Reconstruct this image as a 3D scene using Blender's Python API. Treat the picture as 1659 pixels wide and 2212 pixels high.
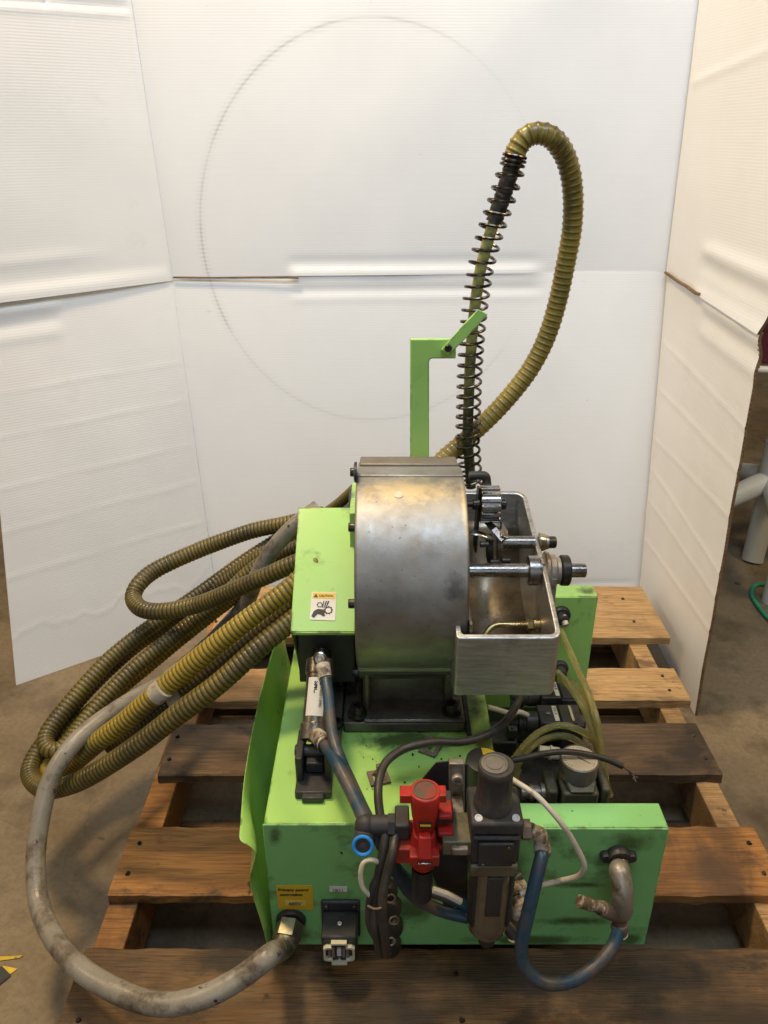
import bpy, bmesh, math, random
from mathutils import Vector, Matrix
random.seed(7)
S = bpy.context.scene
for o in list(bpy.data.objects): bpy.data.objects.remove(o)
# ---------------------------------------------------------------- camera, world, lamps
TH = math.radians(26); F_ = 1665.0; CH = 1.165
cd = bpy.data.cameras.new('camera'); cam = bpy.data.objects.new('camera', cd); S.collection.objects.link(cam)
cam.location = (0, 0, CH); cam.rotation_euler = (math.radians(90) - TH, 0, 0)
cd.sensor_fit = 'VERTICAL'; cd.sensor_height = 36; cd.lens = 36 * F_ / 2212; cd.clip_start = .02; cd.clip_end = 60
S.camera = cam
W = bpy.data.worlds.new('World'); S.world = W; W.use_nodes = True
W.node_tree.nodes['Background'].inputs[0].default_value = (1, .93, .82, 1)
W.node_tree.nodes['Background'].inputs[1].default_value = .10

def area(name, loc, target, size, power, col, sy=None):
    l = bpy.data.lights.new(name, 'AREA'); l.energy = power; l.color = col; l.size = size
    if sy: l.shape = 'RECTANGLE'; l.size_y = sy
    o = bpy.data.objects.new(name, l); S.collection.objects.link(o); o.location = loc
    o.rotation_euler = (Vector(target) - Vector(loc)).to_track_quat('-Z', 'Y').to_euler()
    return o
area('overhead_lamp', (-.75, 1.45, 3.5), (.0, 1.15, .3), .42, 84, (1, .74, .42))
area('side_lamp', (-2.6, .9, 2.6), (.3, 1.4, .3), .9, 26, (1, .80, .52))
area('added_right_fill', (2.5, .7, 3.3), (1.2, 1.5, 0), .7, 46, (1, .78, .48))  # warm fill added to brighten the floor on the right, no known fixture
sk = area('skylight', (.2, .05, 3.4), (.15, 1.95, 1.1), 1.6, 17, (.66, .82, 1), .9)
sk.data.spread = math.radians(84)
area('door_daylight', (-.4, -2.4, 2.0), (.1, 1.9, .95), 2.4, 19, (.80, .90, 1), 1.8)
S.view_settings.view_transform = 'Standard'; S.view_settings.look = 'None'
S.view_settings.exposure = -.08; S.view_settings.gamma = 1
S.render.engine = 'CYCLES'

# ---------------------------------------------------------------- measuring helpers (survey of the place)
def ray(px, py):
    u = (px - 829.5) / F_; v = (py - 1106) / F_
    return Vector((u, math.cos(TH) - v * math.sin(TH), -math.sin(TH) - v * math.cos(TH)))
C0 = Vector((0, 0, CH))
def K(px, py, k): return C0 + ray(px, py) * k
def PY(px, py, y): r = ray(px, py); return C0 + r * (y / r.y)
def PZ(px, py, z): r = ray(px, py); return C0 + r * ((z - CH) / r.z)
def PX(px, py, x): r = ray(px, py); return C0 + r * (x / r.x)
V = Vector

# ---------------------------------------------------------------- materials
def M(name, c, c2=None, s=8, st=(1, 1, 1), rough=.5, metal=0, bump=0, bs=60, bst=None, dirt=None, damt=.45, ds=9, dsoft=.12,
      dst=(1, 1, 1), trans=0, coat=0, rvar=.12, lo=.35, hi=.65, speck=None, spamt=.3, sps=60, ior=1.45, bdist=.002, alpha=1):
    m = bpy.data.materials.new(name); m.use_nodes = True; nt = m.node_tree; N = nt.nodes; L = nt.links
    b = N['Principled BSDF']
    b.inputs['Roughness'].default_value = rough; b.inputs['Metallic'].default_value = metal
    b.inputs['Transmission Weight'].default_value = trans; b.inputs['IOR'].default_value = ior
    b.inputs['Coat Weight'].default_value = coat; b.inputs['Coat Roughness'].default_value = .12
    b.inputs['Alpha'].default_value = alpha
    tc = N.new('ShaderNodeTexCoord')
    def noise(sc, stv, det=6, ro=.6):
        mp = N.new('ShaderNodeMapping'); mp.inputs['Scale'].default_value = stv; L.new(tc.outputs['Object'], mp.inputs['Vector'])
        n = N.new('ShaderNodeTexNoise'); n.inputs['Scale'].default_value = sc; n.inputs['Detail'].default_value = det
        n.inputs['Roughness'].default_value = ro; L.new(mp.outputs[0], n.inputs['Vector']); return n
    def ramp(src, a, b_):
        r = N.new('ShaderNodeMapRange'); r.inputs['From Min'].default_value = a; r.inputs['From Max'].default_value = b_
        L.new(src, r.inputs['Value']); return r.outputs[0]
    def mix(f, a, b_):
        x = N.new('ShaderNodeMix'); x.data_type = 'RGBA'
        L.new(f, x.inputs[0])
        if isinstance(a, tuple): x.inputs[6].default_value = (*a, 1)
        else: L.new(a, x.inputs[6])
        if isinstance(b_, tuple): x.inputs[7].default_value = (*b_, 1)
        else: L.new(b_, x.inputs[7])
        return x.outputs[2]
    if c2 is None: c2 = tuple(x * .8 for x in c)
    n1 = noise(s, st); col = mix(ramp(n1.outputs[0], lo, hi), c, c2)
    if dirt:
        nd = noise(ds, dst, 10, .68); f = ramp(nd.outputs[0], .625 - (damt - .33) * 1.25, .625 - (damt - .33) * 1.25 + dsoft); col = mix(f, col, dirt)
        m['dirt'] = 1
    if speck:
        ns = noise(sps, (1, 1, 1), 3, .5); f = ramp(ns.outputs[0], .70 - (spamt - .27), .70 - (spamt - .27) + .05); col = mix(f, col, speck)
    L.new(col, b.inputs['Base Color'])
    nr = noise(s * 2.7, st); rr = N.new('ShaderNodeMapRange'); rr.inputs['From Min'].default_value = .3; rr.inputs['From Max'].default_value = .7
    rr.inputs['To Min'].default_value = max(0, rough - rvar); rr.inputs['To Max'].default_value = min(1, rough + rvar)
    L.new(nr.outputs[0], rr.inputs[0]); L.new(rr.outputs[0], b.inputs['Roughness'])
    if bump:
        nb = noise(bs, bst or st, 5, .6); bp = N.new('ShaderNodeBump'); bp.inputs['Strength'].default_value = bump; bp.inputs['Distance'].default_value = bdist
        L.new(nb.outputs[0], bp.inputs['Height']); L.new(bp.outputs[0], b.inputs['Normal'])
    m['_col'] = 1
    return m

GR = (.35, .60, .15)
green = M('green_paint', GR, (.32, .55, .135), s=5, rough=.33, rvar=.10, bump=.06, bs=240, dirt=(.17, .30, .09), damt=.355, ds=14, dsoft=.10, dst=(1, 1, .6), speck=(.03, .04, .015), spamt=.245, sps=95)
def stains(m, spots, col, scale=26, off=(.1, .95, .13)):
    nt = m.node_tree; N = nt.nodes; L = nt.links; b = N['Principled BSDF']; src = b.inputs['Base Color'].links[0].from_socket
    tc = N.new('ShaderNodeTexCoord'); prev = None
    for c, rr in spots:
        mp = N.new('ShaderNodeMapping'); mp.vector_type = 'TEXTURE'; mp.inputs['Location'].default_value = [c[i] - off[i] for i in range(3)]; mp.inputs['Scale'].default_value = rr
        L.new(tc.outputs['Object'], mp.inputs[0]); ln = N.new('ShaderNodeVectorMath'); ln.operation = 'LENGTH'; L.new(mp.outputs[0], ln.inputs[0])
        q = N.new('ShaderNodeMapRange'); q.inputs[1].default_value = 1; q.inputs[2].default_value = .15; L.new(ln.outputs['Value'], q.inputs[0])
        if prev is None: prev = q.outputs[0]
        else:
            a = N.new('ShaderNodeMath'); a.operation = 'MAXIMUM'; L.new(prev, a.inputs[0]); L.new(q.outputs[0], a.inputs[1]); prev = a.outputs[0]
    n = N.new('ShaderNodeTexNoise'); n.inputs['Scale'].default_value = scale; n.inputs['Detail'].default_value = 9; n.inputs['Roughness'].default_value = .7; L.new(tc.outputs['Object'], n.inputs[0])
    a = N.new('ShaderNodeMath'); a.operation = 'MULTIPLY_ADD'; L.new(prev, a.inputs[0]); a.inputs[1].default_value = .55; L.new(n.outputs[0], a.inputs[2])
    q = N.new('ShaderNodeMapRange'); q.inputs[1].default_value = .66; q.inputs[2].default_value = 1.0; q.inputs[4].default_value = .85; L.new(a.outputs[0], q.inputs[0])
    x = N.new('ShaderNodeMix'); x.data_type = 'RGBA'; L.new(q.outputs[0], x.inputs[0]); L.new(src, x.inputs[6]); x.inputs[7].default_value = (*col, 1); L.new(x.outputs[2], b.inputs['Base Color'])
green_dirty_cool_lit = M('green_paint_greasy_cool_lit', (.235, .54, .20), (.20, .46, .15), s=7, rough=.42, dirt=(.07, .10, .03), damt=.395, ds=9, dsoft=.16, dst=(1, 1, 1.4), speck=(.02, .025, .01), spamt=.265, sps=75, bump=.06, bs=200)  # grease is dirt; the bluer, darker base paints cool fill on the front
def edgewear(m, col, radius=.0035):
    nt = m.node_tree; N = nt.nodes; L = nt.links; b = N['Principled BSDF']; src = b.inputs['Base Color'].links[0].from_socket
    bv = N.new('ShaderNodeBevel'); bv.samples = 4; bv.inputs['Radius'].default_value = radius
    ge = N.new('ShaderNodeNewGeometry'); dt = N.new('ShaderNodeVectorMath'); dt.operation = 'DOT_PRODUCT'; L.new(bv.outputs[0], dt.inputs[0]); L.new(ge.outputs['True Normal'], dt.inputs[1])
    q = N.new('ShaderNodeMapRange'); q.inputs[1].default_value = .985; q.inputs[2].default_value = .90; L.new(dt.outputs['Value'], q.inputs[0])
    tc = N.new('ShaderNodeTexCoord'); n = N.new('ShaderNodeTexNoise'); n.inputs['Scale'].default_value = 42; n.inputs['Detail'].default_value = 6; L.new(tc.outputs['Object'], n.inputs[0])
    nr = N.new('ShaderNodeMapRange'); nr.inputs[1].default_value = .50; nr.inputs[2].default_value = .58; L.new(n.outputs[0], nr.inputs[0])
    mu = N.new('ShaderNodeMath'); mu.operation = 'MULTIPLY'; L.new(q.outputs[0], mu.inputs[0]); L.new(nr.outputs[0], mu.inputs[1])
    x = N.new('ShaderNodeMix'); x.data_type = 'RGBA'; L.new(mu.outputs[0], x.inputs[0]); L.new(src, x.inputs[6]); x.inputs[7].default_value = (*col, 1); L.new(x.outputs[2], b.inputs['Base Color'])
edgewear(green_dirty_cool_lit, (.09, .08, .05)); edgewear(green, (.08, .085, .04))
stains(green_dirty_cool_lit, [((.322, .71, .340), (.055, .2, .030)), ((.30, .71, .315), (.035, .2, .02)), ((.27, .71, .262), (.055, .2, .010)), ((.26, .71, .19), (.09, .2, .014)), ((.20, .71, .150), (.14, .2, .016)), ((.345, .71, .150), (.03, .2, .02)), ((.15, .71, .30), (.05, .2, .06)), ((.04, .71, .22), (.05, .2, .06)), ((-.14, .71, .355), (.015, .2, .03)), ((-.12, .71, .16), (.05, .2, .03))], (.05, .075, .02))
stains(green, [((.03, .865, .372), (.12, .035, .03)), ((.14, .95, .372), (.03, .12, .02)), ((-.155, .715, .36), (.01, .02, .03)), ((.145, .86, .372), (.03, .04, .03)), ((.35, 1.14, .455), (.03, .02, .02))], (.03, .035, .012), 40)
cast = M('cast_aluminium', (.36, .355, .34), (.25, .24, .22), s=14, rough=.50, metal=.85, bump=.16, bs=520, bst=(.5, 1.2, 1.2), bdist=.001, dirt=(.27, .21, .125), damt=.41, ds=7, dsoft=.25, speck=(.14, .13, .12), spamt=.275, sps=170)
stains(cast, [((.035, .925, .747), (.10, .05, .022)), ((.104, .90, .74), (.007, .08, .05)), ((.0, .93, .75), (.05, .012, .03))], (.60, .51, .34), 75)
stains(cast, [((.09, .83, .655), (.022, .03, .03)), ((.03, .9, .46), (.08, .06, .03))], (.13, .12, .11), 60)
brushed = M('brushed_aluminium', (.62, .63, .64), (.36, .36, .37), s=70, st=(.5, 3, 5), rough=.38, metal=.9, bump=.3, bs=70, bst=(.5, 5, 14), lo=.3, hi=.72, dirt=(.20, .19, .17), damt=.38, ds=14, dsoft=.2)
castin = M('cast_aluminium_oily', (.42, .37, .29), (.22, .18, .12), s=11, rough=.36, metal=.85, bump=.2, bs=260, dirt=(.08, .06, .04), damt=.42, ds=9, dsoft=.2)
steel = M('worn_steel', (.40, .39, .38), (.22, .2, .18), s=22, rough=.3, metal=1, bump=.1, bs=200, dirt=(.12, .09, .06), damt=.38, ds=25)
darksteel = M('black_oxide_steel', (.075, .07, .065), (.035, .033, .03), s=20, rough=.36, metal=.8, bump=.15, bs=160, dirt=(.16, .12, .08), damt=.36, ds=18)
greasy = M('greasy_plate', (.20, .185, .155), (.09, .08, .065), s=16, rough=.36, metal=.6, bump=.3, bs=160, dirt=(.17, .13, .09), damt=.4, ds=12, dsoft=.2)
blackp = M('black_plastic', (.022, .022, .024), (.04, .038, .036), s=16, rough=.42, bump=.1, bs=200, dirt=(.10, .085, .06), damt=.38, ds=22, dsoft=.25)
dustblack = M('dusty_black_plastic', (.028, .028, .032), (.048, .044, .04), s=14, rough=.55, bump=.15, bs=150, dirt=(.095, .082, .062), damt=.42, ds=16, dsoft=.25)
rubber = M('black_rubber', (.022, .021, .02), (.045, .038, .03), s=30, rough=.45, dirt=(.12, .09, .06), damt=.34, ds=30, dsoft=.2)
bluehose = M('blue_hose', (.020, .062, .105), (.014, .036, .06), s=16, rough=.42, dirt=(.09, .07, .055), damt=.47, ds=22, dsoft=.16, bump=.15, bs=120)
bluering = M('blue_ring', (.03, .28, .75), rough=.35)
brass = M('brass', (.52, .40, .20), (.34, .25, .12), s=25, rough=.3, metal=.95, dirt=(.12, .08, .04), damt=.36, ds=30)
nickel = M('nickel', (.42, .38, .31), (.25, .22, .17), s=25, rough=.28, metal=.9, dirt=(.16, .11, .07), damt=.42, ds=28)
whitep = M('grimy_white_plastic', (.58, .52, .42), (.42, .35, .26), s=25, rough=.5, dirt=(.12, .08, .05), damt=.48, ds=45, dsoft=.12, bump=.15, bs=150)
whitetube = M('white_tube', (.60, .57, .50), (.48, .42, .32), s=20, rough=.4, dirt=(.25, .18, .1), damt=.36, ds=26)
cream = M('cream_plastic', (.62, .58, .42), (.5, .45, .32), s=30, rough=.5, dirt=(.15, .1, .06), damt=.35, ds=60)
red = M('red_plastic', (.54, .024, .014), (.38, .018, .012), s=12, rough=.42, dirt=(.10, .03, .02), damt=.43, ds=34, dsoft=.2, bump=.08, bs=120)
yellow = M('yellow_sticker', (.72, .47, .02), (.60, .38, .02), s=14, rough=.45, dirt=(.25, .17, .03), damt=.33, ds=40)
paper = M('label_paper', (.72, .70, .64), (.62, .58, .50), s=18, rough=.5, dirt=(.3, .24, .16), damt=.34, ds=40)
ink = M('ink', (.018, .016, .014), rough=.5)
greyink = M('grey_ink', (.12, .10, .08), rough=.6)
conduitm = M('grey_conduit', (.29, .27, .225), (.20, .17, .13), s=10, rough=.30, dirt=(.085, .06, .04), damt=.44, ds=20, dsoft=.16, bump=.25, bs=240, speck=(.03, .03, .03), spamt=.30, sps=60)
olive = M('olive_casting', (.17, .155, .10), (.10, .088, .055), s=18, rough=.5, metal=.35, bump=.3, bs=140, dirt=(.05, .04, .02), damt=.4, ds=22)
greypipe = M('grey_pipe_metal', (.34, .31, .27), (.22, .18, .14), s=16, rough=.42, metal=.5, dirt=(.12, .08, .05), damt=.4, ds=26, bump=.15, bs=120)
clay = M('brown_grey_plastic', (.20, .15, .12), (.14, .10, .075), s=30, rough=.5, dirt=(.07, .05, .035), damt=.38, ds=40)
spring = M('spring_steel', (.13, .11, .095), (.06, .05, .04), s=40, rough=.28, metal=1)
bowlm = M('smoky_bowl', (.20, .16, .105), (.12, .095, .06), s=20, rough=.16, dirt=(.17, .13, .08), damt=.46, ds=12, dsoft=.3, coat=.4)
tubem = M('oily_clear_tube', (.66, .60, .25), (.50, .45, .16), s=14, rough=.16, trans=.72, ior=1.25, rvar=.05)
innertube = M('inner_tube_olive', (.34, .34, .11), (.22, .21, .08), s=18, st=(1, 1, .6), rough=.32, dirt=(.025, .024, .02), damt=.36, ds=14, dsoft=.12)
maroon = M('maroon_fabric', (.10, .012, .022), (.05, .006, .012), s=40, rough=.9, bump=.4, bs=250)
greyplastic = M('grey_plastic', (.58, .57, .50), (.50, .49, .43), s=6, rough=.45, dirt=(.18, .16, .13), damt=.35)
whitemetal = M('white_metal', (.65, .65, .66), rough=.3)
ropem = M('green_rope', (.03, .30, .15), (.02, .22, .11), s=60, rough=.7, bump=.5, bs=300)
tapem = M('masking_tape', (.52, .46, .36), (.38, .31, .22), s=40, rough=.6, dirt=(.15, .1, .06), damt=.4, ds=60)
hazy = M('hazard_yellow', (.62, .44, .03), (.45, .3, .03), s=30, rough=.6, dirt=(.10, .08, .05), damt=.45, ds=35)
hazb = M('hazard_black', (.03, .03, .028), (.05, .045, .04), s=30, rough=.6)
brownboard = M('brown_corrugated', (.22, .13, .06), (.12, .07, .03), s=60, rough=.9)

def hose_mat(name, ca, cb, cg):
    m = M(name, ca, cb, s=9, rough=.38, rvar=.1, dirt=(.055, .045, .018), damt=.41, ds=9, dsoft=.16, coat=.08)
    nt = m.node_tree; N = nt.nodes; L = nt.links; b = N['Principled BSDF']
    src = b.inputs['Base Color'].links[0].from_socket
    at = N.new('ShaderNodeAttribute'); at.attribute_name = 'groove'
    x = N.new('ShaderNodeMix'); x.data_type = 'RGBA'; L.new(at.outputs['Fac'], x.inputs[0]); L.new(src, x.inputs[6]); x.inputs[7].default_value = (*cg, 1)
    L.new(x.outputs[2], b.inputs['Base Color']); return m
hosem = hose_mat('olive_ribbed_hose', (.30, .225, .040), (.19, .145, .03), (.045, .035, .012))
hosed = hose_mat('grimy_ribbed_hose', (.17, .125, .024), (.062, .048, .015), (.018, .014, .006))
hosey = hose_mat('yellow_ribbed_hose', (.36, .25, .026), (.20, .145, .022), (.05, .036, .010))

def wood(name, a, b_, dk, stain=.42):
    m = M(name, a, b_, s=5, st=(.9, 30, 30), rough=.66, rvar=.1, dirt=dk, damt=stain, ds=7, dsoft=.09, dst=(1, 1.7, 2), lo=.36, hi=.64, speck=tuple(x * .3 for x in dk), spamt=.285, sps=24)
    nt = m.node_tree; N = nt.nodes; L = nt.links; b = N['Principled BSDF']; src = b.inputs['Base Color'].links[0].from_socket
    tc = N.new('ShaderNodeTexCoord'); mp = N.new('ShaderNodeMapping'); mp.inputs['Scale'].default_value = (.55, 7, 7); L.new(tc.outputs['Object'], mp.inputs[0])
    n0 = N.new('ShaderNodeTexNoise'); n0.inputs['Scale'].default_value = 3; n0.inputs['Detail'].default_value = 3; n0.inputs['Distortion'].default_value = 1.2; L.new(mp.outputs[0], n0.inputs[0])
    w = N.new('ShaderNodeMath'); w.operation = 'MULTIPLY'; w.inputs[1].default_value = 62; L.new(n0.outputs[0], w.inputs[0])
    sn = N.new('ShaderNodeMath'); sn.operation = 'SINE'; L.new(w.outputs[0], sn.inputs[0])
    q = N.new('ShaderNodeMapRange'); q.inputs[1].default_value = .1; q.inputs[2].default_value = 1; q.inputs[4].default_value = .36; L.new(sn.outputs[0], q.inputs[0])
    x = N.new('ShaderNodeMix'); x.data_type = 'RGBA'; L.new(q.outputs[0], x.inputs[0]); L.new(src, x.inputs[6]); x.inputs[7].default_value = (*[v * .42 for v in b_], 1)
    mp2 = N.new('ShaderNodeMapping'); mp2.inputs['Scale'].default_value = (5, 110, 110); L.new(tc.outputs['Object'], mp2.inputs[0])
    n2 = N.new('ShaderNodeTexNoise'); n2.inputs['Scale'].default_value = 4; n2.inputs['Detail'].default_value = 6; L.new(mp2.outputs[0], n2.inputs[0])
    q2 = N.new('ShaderNodeMapRange'); q2.inputs[1].default_value = .52; q2.inputs[2].default_value = .72; q2.inputs[4].default_value = .7; L.new(n2.outputs[0], q2.inputs[0])
    y = N.new('ShaderNodeMix'); y.data_type = 'RGBA'; L.new(q2.outputs[0], y.inputs[0]); L.new(x.outputs[2], y.inputs[6]); y.inputs[7].default_value = (*[v * .4 for v in b_], 1)
    # big oily patches
    n3 = N.new('ShaderNodeTexNoise'); n3.inputs['Scale'].default_value = 3.6; n3.inputs['Detail'].default_value = 8; n3.inputs['Roughness'].default_value = .62; n3.inputs['Distortion'].default_value = .6; L.new(tc.outputs['Object'], n3.inputs[0])
    q3 = N.new('ShaderNodeMapRange'); q3.inputs[1].default_value = .505; q3.inputs[2].default_value = .66; q3.inputs[4].default_value = .72; L.new(n3.outputs[0], q3.inputs[0])
    z = N.new('ShaderNodeMix'); z.data_type = 'RGBA'; L.new(q3.outputs[0], z.inputs[0]); L.new(y.outputs[2], z.inputs[6]); z.inputs[7].default_value = (*[v * .7 for v in dk], 1)
    L.new(z.outputs[2], b.inputs['Base Color'])
    ad = N.new('ShaderNodeMath'); ad.operation = 'MULTIPLY_ADD'; L.new(n2.outputs[0], ad.inputs[0]); ad.inputs[1].default_value = 2; L.new(n0.outputs[0], ad.inputs[2])
    bp = N.new('ShaderNodeBump'); bp.inputs['Strength'].default_value = .5; bp.inputs['Distance'].default_value = .0015; L.new(ad.outputs[0], bp.inputs['Height']); L.new(bp.outputs[0], b.inputs['Normal'])
    return m
wood_o = wood('orange_pine', (.44, .20, .05), (.30, .13, .034), (.085, .045, .02), .385)
wood_d = wood('weathered_pine', (.185, .105, .048), (.11, .064, .03), (.045, .028, .016), .42)
wood_l = wood('pale_pine', (.50, .31, .135), (.38, .225, .09), (.15, .08, .04), .375)
wood_f = wood('dirty_front_pine', (.20, .11, .042), (.12, .068, .028), (.05, .03, .015), .42)

def concrete():
    m = M('concrete', (.25, .19, .118), (.16, .12, .072), s=2.6, rough=.55, rvar=.15, bump=.3, bs=45, dirt=(.085, .062, .038), damt=.44, ds=4.5, dsoft=.16, speck=(.05, .035, .02), spamt=.27, sps=20)
    nt = m.node_tree; N = nt.nodes; L = nt.links; b = N['Principled BSDF']; src = b.inputs['Base Color'].links[0].from_socket
    tc = N.new('ShaderNodeTexCoord')
    n = N.new('ShaderNodeTexNoise'); n.inputs['Scale'].default_value = 90; n.inputs['Detail'].default_value = 8; n.inputs['Roughness'].default_value = .8; L.new(tc.outputs['Object'], n.inputs[0])
    q = N.new('ShaderNodeMapRange'); q.inputs[1].default_value = .42; q.inputs[2].default_value = .66; q.inputs[4].default_value = .6; L.new(n.outputs[0], q.inputs[0])
    x = N.new('ShaderNodeMix'); x.data_type = 'RGBA'; L.new(q.outputs[0], x.inputs[0]); L.new(src, x.inputs[6]); x.inputs[7].default_value = (.10, .072, .04, 1)
    dn = N.new('ShaderNodeTexNoise'); dn.inputs['Scale'].default_value = 3; dn.inputs['Detail'].default_value = 5; L.new(tc.outputs['Object'], dn.inputs[0])
    vm = N.new('ShaderNodeMixRGB'); vm.inputs[0].default_value = .18; L.new(tc.outputs['Object'], vm.inputs[1]); L.new(dn.outputs['Color'], vm.inputs[2])
    vo = N.new('ShaderNodeTexVoronoi'); vo.feature = 'DISTANCE_TO_EDGE'; vo.inputs['Scale'].default_value = 1.7; L.new(vm.outputs[0], vo.inputs['Vector'])
    q2 = N.new('ShaderNodeMapRange'); q2.inputs[1].default_value = .0022; q2.inputs[2].default_value = .0; q2.inputs[4].default_value = .28; L.new(vo.outputs['Distance'], q2.inputs[0])
    y = N.new('ShaderNodeMix'); y.data_type = 'RGBA'; L.new(q2.outputs[0], y.inputs[0]); L.new(x.outputs[2], y.inputs[6]); y.inputs[7].default_value = (.05, .035, .022, 1)
    L.new(y.outputs[2], b.inputs['Base Color'])
    return m
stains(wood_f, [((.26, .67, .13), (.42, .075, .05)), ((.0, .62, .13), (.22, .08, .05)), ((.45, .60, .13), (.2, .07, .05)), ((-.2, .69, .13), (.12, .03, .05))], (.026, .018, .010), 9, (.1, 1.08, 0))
stains(wood_o, [((-.14, .86, .13), (.05, .05, .03)), ((.52, .84, .13), (.06, .09, .03)), ((.45, .90, .13), (.05, .03, .03))], (.07, .04, .02), 12, (.1, 1.08, 0))
concm = concrete()

def board_mat():
    m = M('white_corrugated_board', (.76, .762, .765), (.72, .72, .72), s=3, rough=.42, rvar=.08, dirt=(.64, .61, .55), damt=.33, ds=4, dsoft=.2)
    nt = m.node_tree; N = nt.nodes; L = nt.links; b = N['Principled BSDF']
    tc = N.new('ShaderNodeTexCoord')
    w = N.new('ShaderNodeTexWave'); w.wave_type = 'BANDS'; w.bands_direction = 'Z'; w.inputs['Scale'].default_value = 54
    w.inputs['Distortion'].default_value = .6; w.inputs['Detail'].default_value = 1; w.inputs['Detail Scale'].default_value = 3
    L.new(tc.outputs['Object'], w.inputs[0])
    n2 = N.new('ShaderNodeTexNoise'); n2.inputs['Scale'].default_value = 6; n2.inputs['Detail'].default_value = 4; L.new(tc.outputs['Object'], n2.inputs[0])
    ad = N.new('ShaderNodeMath'); ad.operation = 'MULTIPLY_ADD'; L.new(n2.outputs[0], ad.inputs[0]); ad.inputs[1].default_value = 2.5; L.new(w.outputs['Fac'], ad.inputs[2])
    bp = N.new('ShaderNodeBump'); bp.inputs['Strength'].default_value = .13; bp.inputs['Distance'].default_value = .0008
    L.new(ad.outputs[0], bp.inputs['Height']); L.new(bp.outputs[0], b.inputs['Normal'])
    return m
boardm = board_mat()
# back panel: rubbed ring left by a wheel, plus small scuffs, both are marks on the board itself
def back_mat(ring_c, ring_r):
    m = board_mat(); m.name = 'white_board_with_rubbed_ring'
    nt = m.node_tree; N = nt.nodes; L = nt.links; b = N['Principled BSDF']
    src = b.inputs['Base Color'].links[0].from_socket
    tc = N.new('ShaderNodeTexCoord'); sep = N.new('ShaderNodeSeparateXYZ'); L.new(tc.outputs['Object'], sep.inputs[0])
    def ma(op, a, b_=None, c=None):
        x = N.new('ShaderNodeMath'); x.operation = op
        for i, q in enumerate((a, b_, c)):
            if q is None: continue
            if isinstance(q, (int, float)): x.inputs[i].default_value = q
            else: L.new(q, x.inputs[i])
        return x.outputs[0]
    dx = ma('SUBTRACT', sep.outputs[0], ring_c[0]); dz = ma('SUBTRACT', sep.outputs[2], ring_c[1])
    dz = ma('MULTIPLY', dz, ring_r[0] / ring_r[1])
    d = ma('SQRT', ma('ADD', ma('MULTIPLY', dx, dx), ma('MULTIPLY', dz, dz)))
    e = ma('ABSOLUTE', ma('SUBTRACT', d, ring_r[0]))
    line = ma('SUBTRACT', 1, ma('DIVIDE', e, .004)); line = ma('MAXIMUM', line, 0)
    band = ma('MAXIMUM', ma('SUBTRACT', 1, ma('DIVIDE', e, .016)), 0)
    w = N.new('ShaderNodeTexWave'); w.bands_direction = 'Z'; w.inputs['Scale'].default_value = 34; L.new(tc.outputs['Object'], w.inputs[0])
    nz = N.new('ShaderNodeTexNoise'); nz.inputs['Scale'].default_value = 5; L.new(tc.outputs['Object'], nz.inputs[0])
    nm = N.new('ShaderNodeMapRange'); nm.inputs[1].default_value = .45; nm.inputs[2].default_value = .58; L.new(nz.outputs[0], nm.inputs[0])
    left = N.new('ShaderNodeMapRange'); left.inputs[1].default_value = ring_r[0] * .95; left.inputs[2].default_value = ring_r[0] * .2; L.new(dx, left.inputs[0])
    f = ma('MULTIPLY', ma('ADD', ma('MULTIPLY', line, .26), ma('MULTIPLY', ma('MULTIPLY', band, w.outputs['Fac']), .22)), ma('MULTIPLY_ADD', nm.outputs[0], .65, .40))
    f = ma('MULTIPLY', f, left.outputs[0])
    # scuffs
    mp = N.new('ShaderNodeMapping'); mp.inputs['Scale'].default_value = (1, 1, 3.2); L.new(tc.outputs['Object'], mp.inputs[0])
    n3 = N.new('ShaderNodeTexNoise'); n3.inputs['Scale'].default_value = 11; n3.inputs['Detail'].default_value = 9; n3.inputs['Roughness'].default_value = .75; L.new(mp.outputs[0], n3.inputs[0])
    sc = N.new('ShaderNodeMapRange'); sc.inputs[1].default_value = .665; sc.inputs[2].default_value = .74; L.new(n3.outputs[0], sc.inputs[0])
    f = ma('MINIMUM', ma('ADD', f, ma('MULTIPLY', sc.outputs[0], .6)), .7)
    x = N.new('ShaderNodeMix'); x.data_type = 'RGBA'; L.new(f, x.inputs[0]); L.new(src, x.inputs[6]); x.inputs[7].default_value = (.22, .21, .21, 1)
    L.new(x.outputs[2], b.inputs['Base Color']); return m

# ---------------------------------------------------------------- mesh helpers
def cr(pts, n=8, closed=False):
    P = [V(p) for p in pts]; out = []
    for i in range(len(P) - 1):
        a = P[i - 1] if i > 0 else P[0] * 2 - P[1]; b = P[i]; c = P[i + 1]; d = P[i + 2] if i + 2 < len(P) else P[-1] * 2 - P[-2]
        for j in range(n):
            t = j / n
            out.append(.5 * ((2 * b) + (c - a) * t + (2 * a - 5 * b + 4 * c - d) * t * t + (3 * b - a - 3 * c + d) * t ** 3))
    out.append(P[-1]); return out
def resample(pts, step):
    out = [pts[0].copy()]; acc = 0; 
    for a, b in zip(pts, pts[1:]):
        L = (b - a).length; t = step - acc
        while t <= L and L > 0:
            out.append(a.lerp(b, t / L)); t += step
        acc = L - (t - step)
    return out
def frame(d):
    d = d.normalized(); u = V((0, 0, 1)) if abs(d.z) < .9 else V((1, 0, 0))
    x = d.cross(u).normalized(); return x, d.cross(x).normalized()
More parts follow.
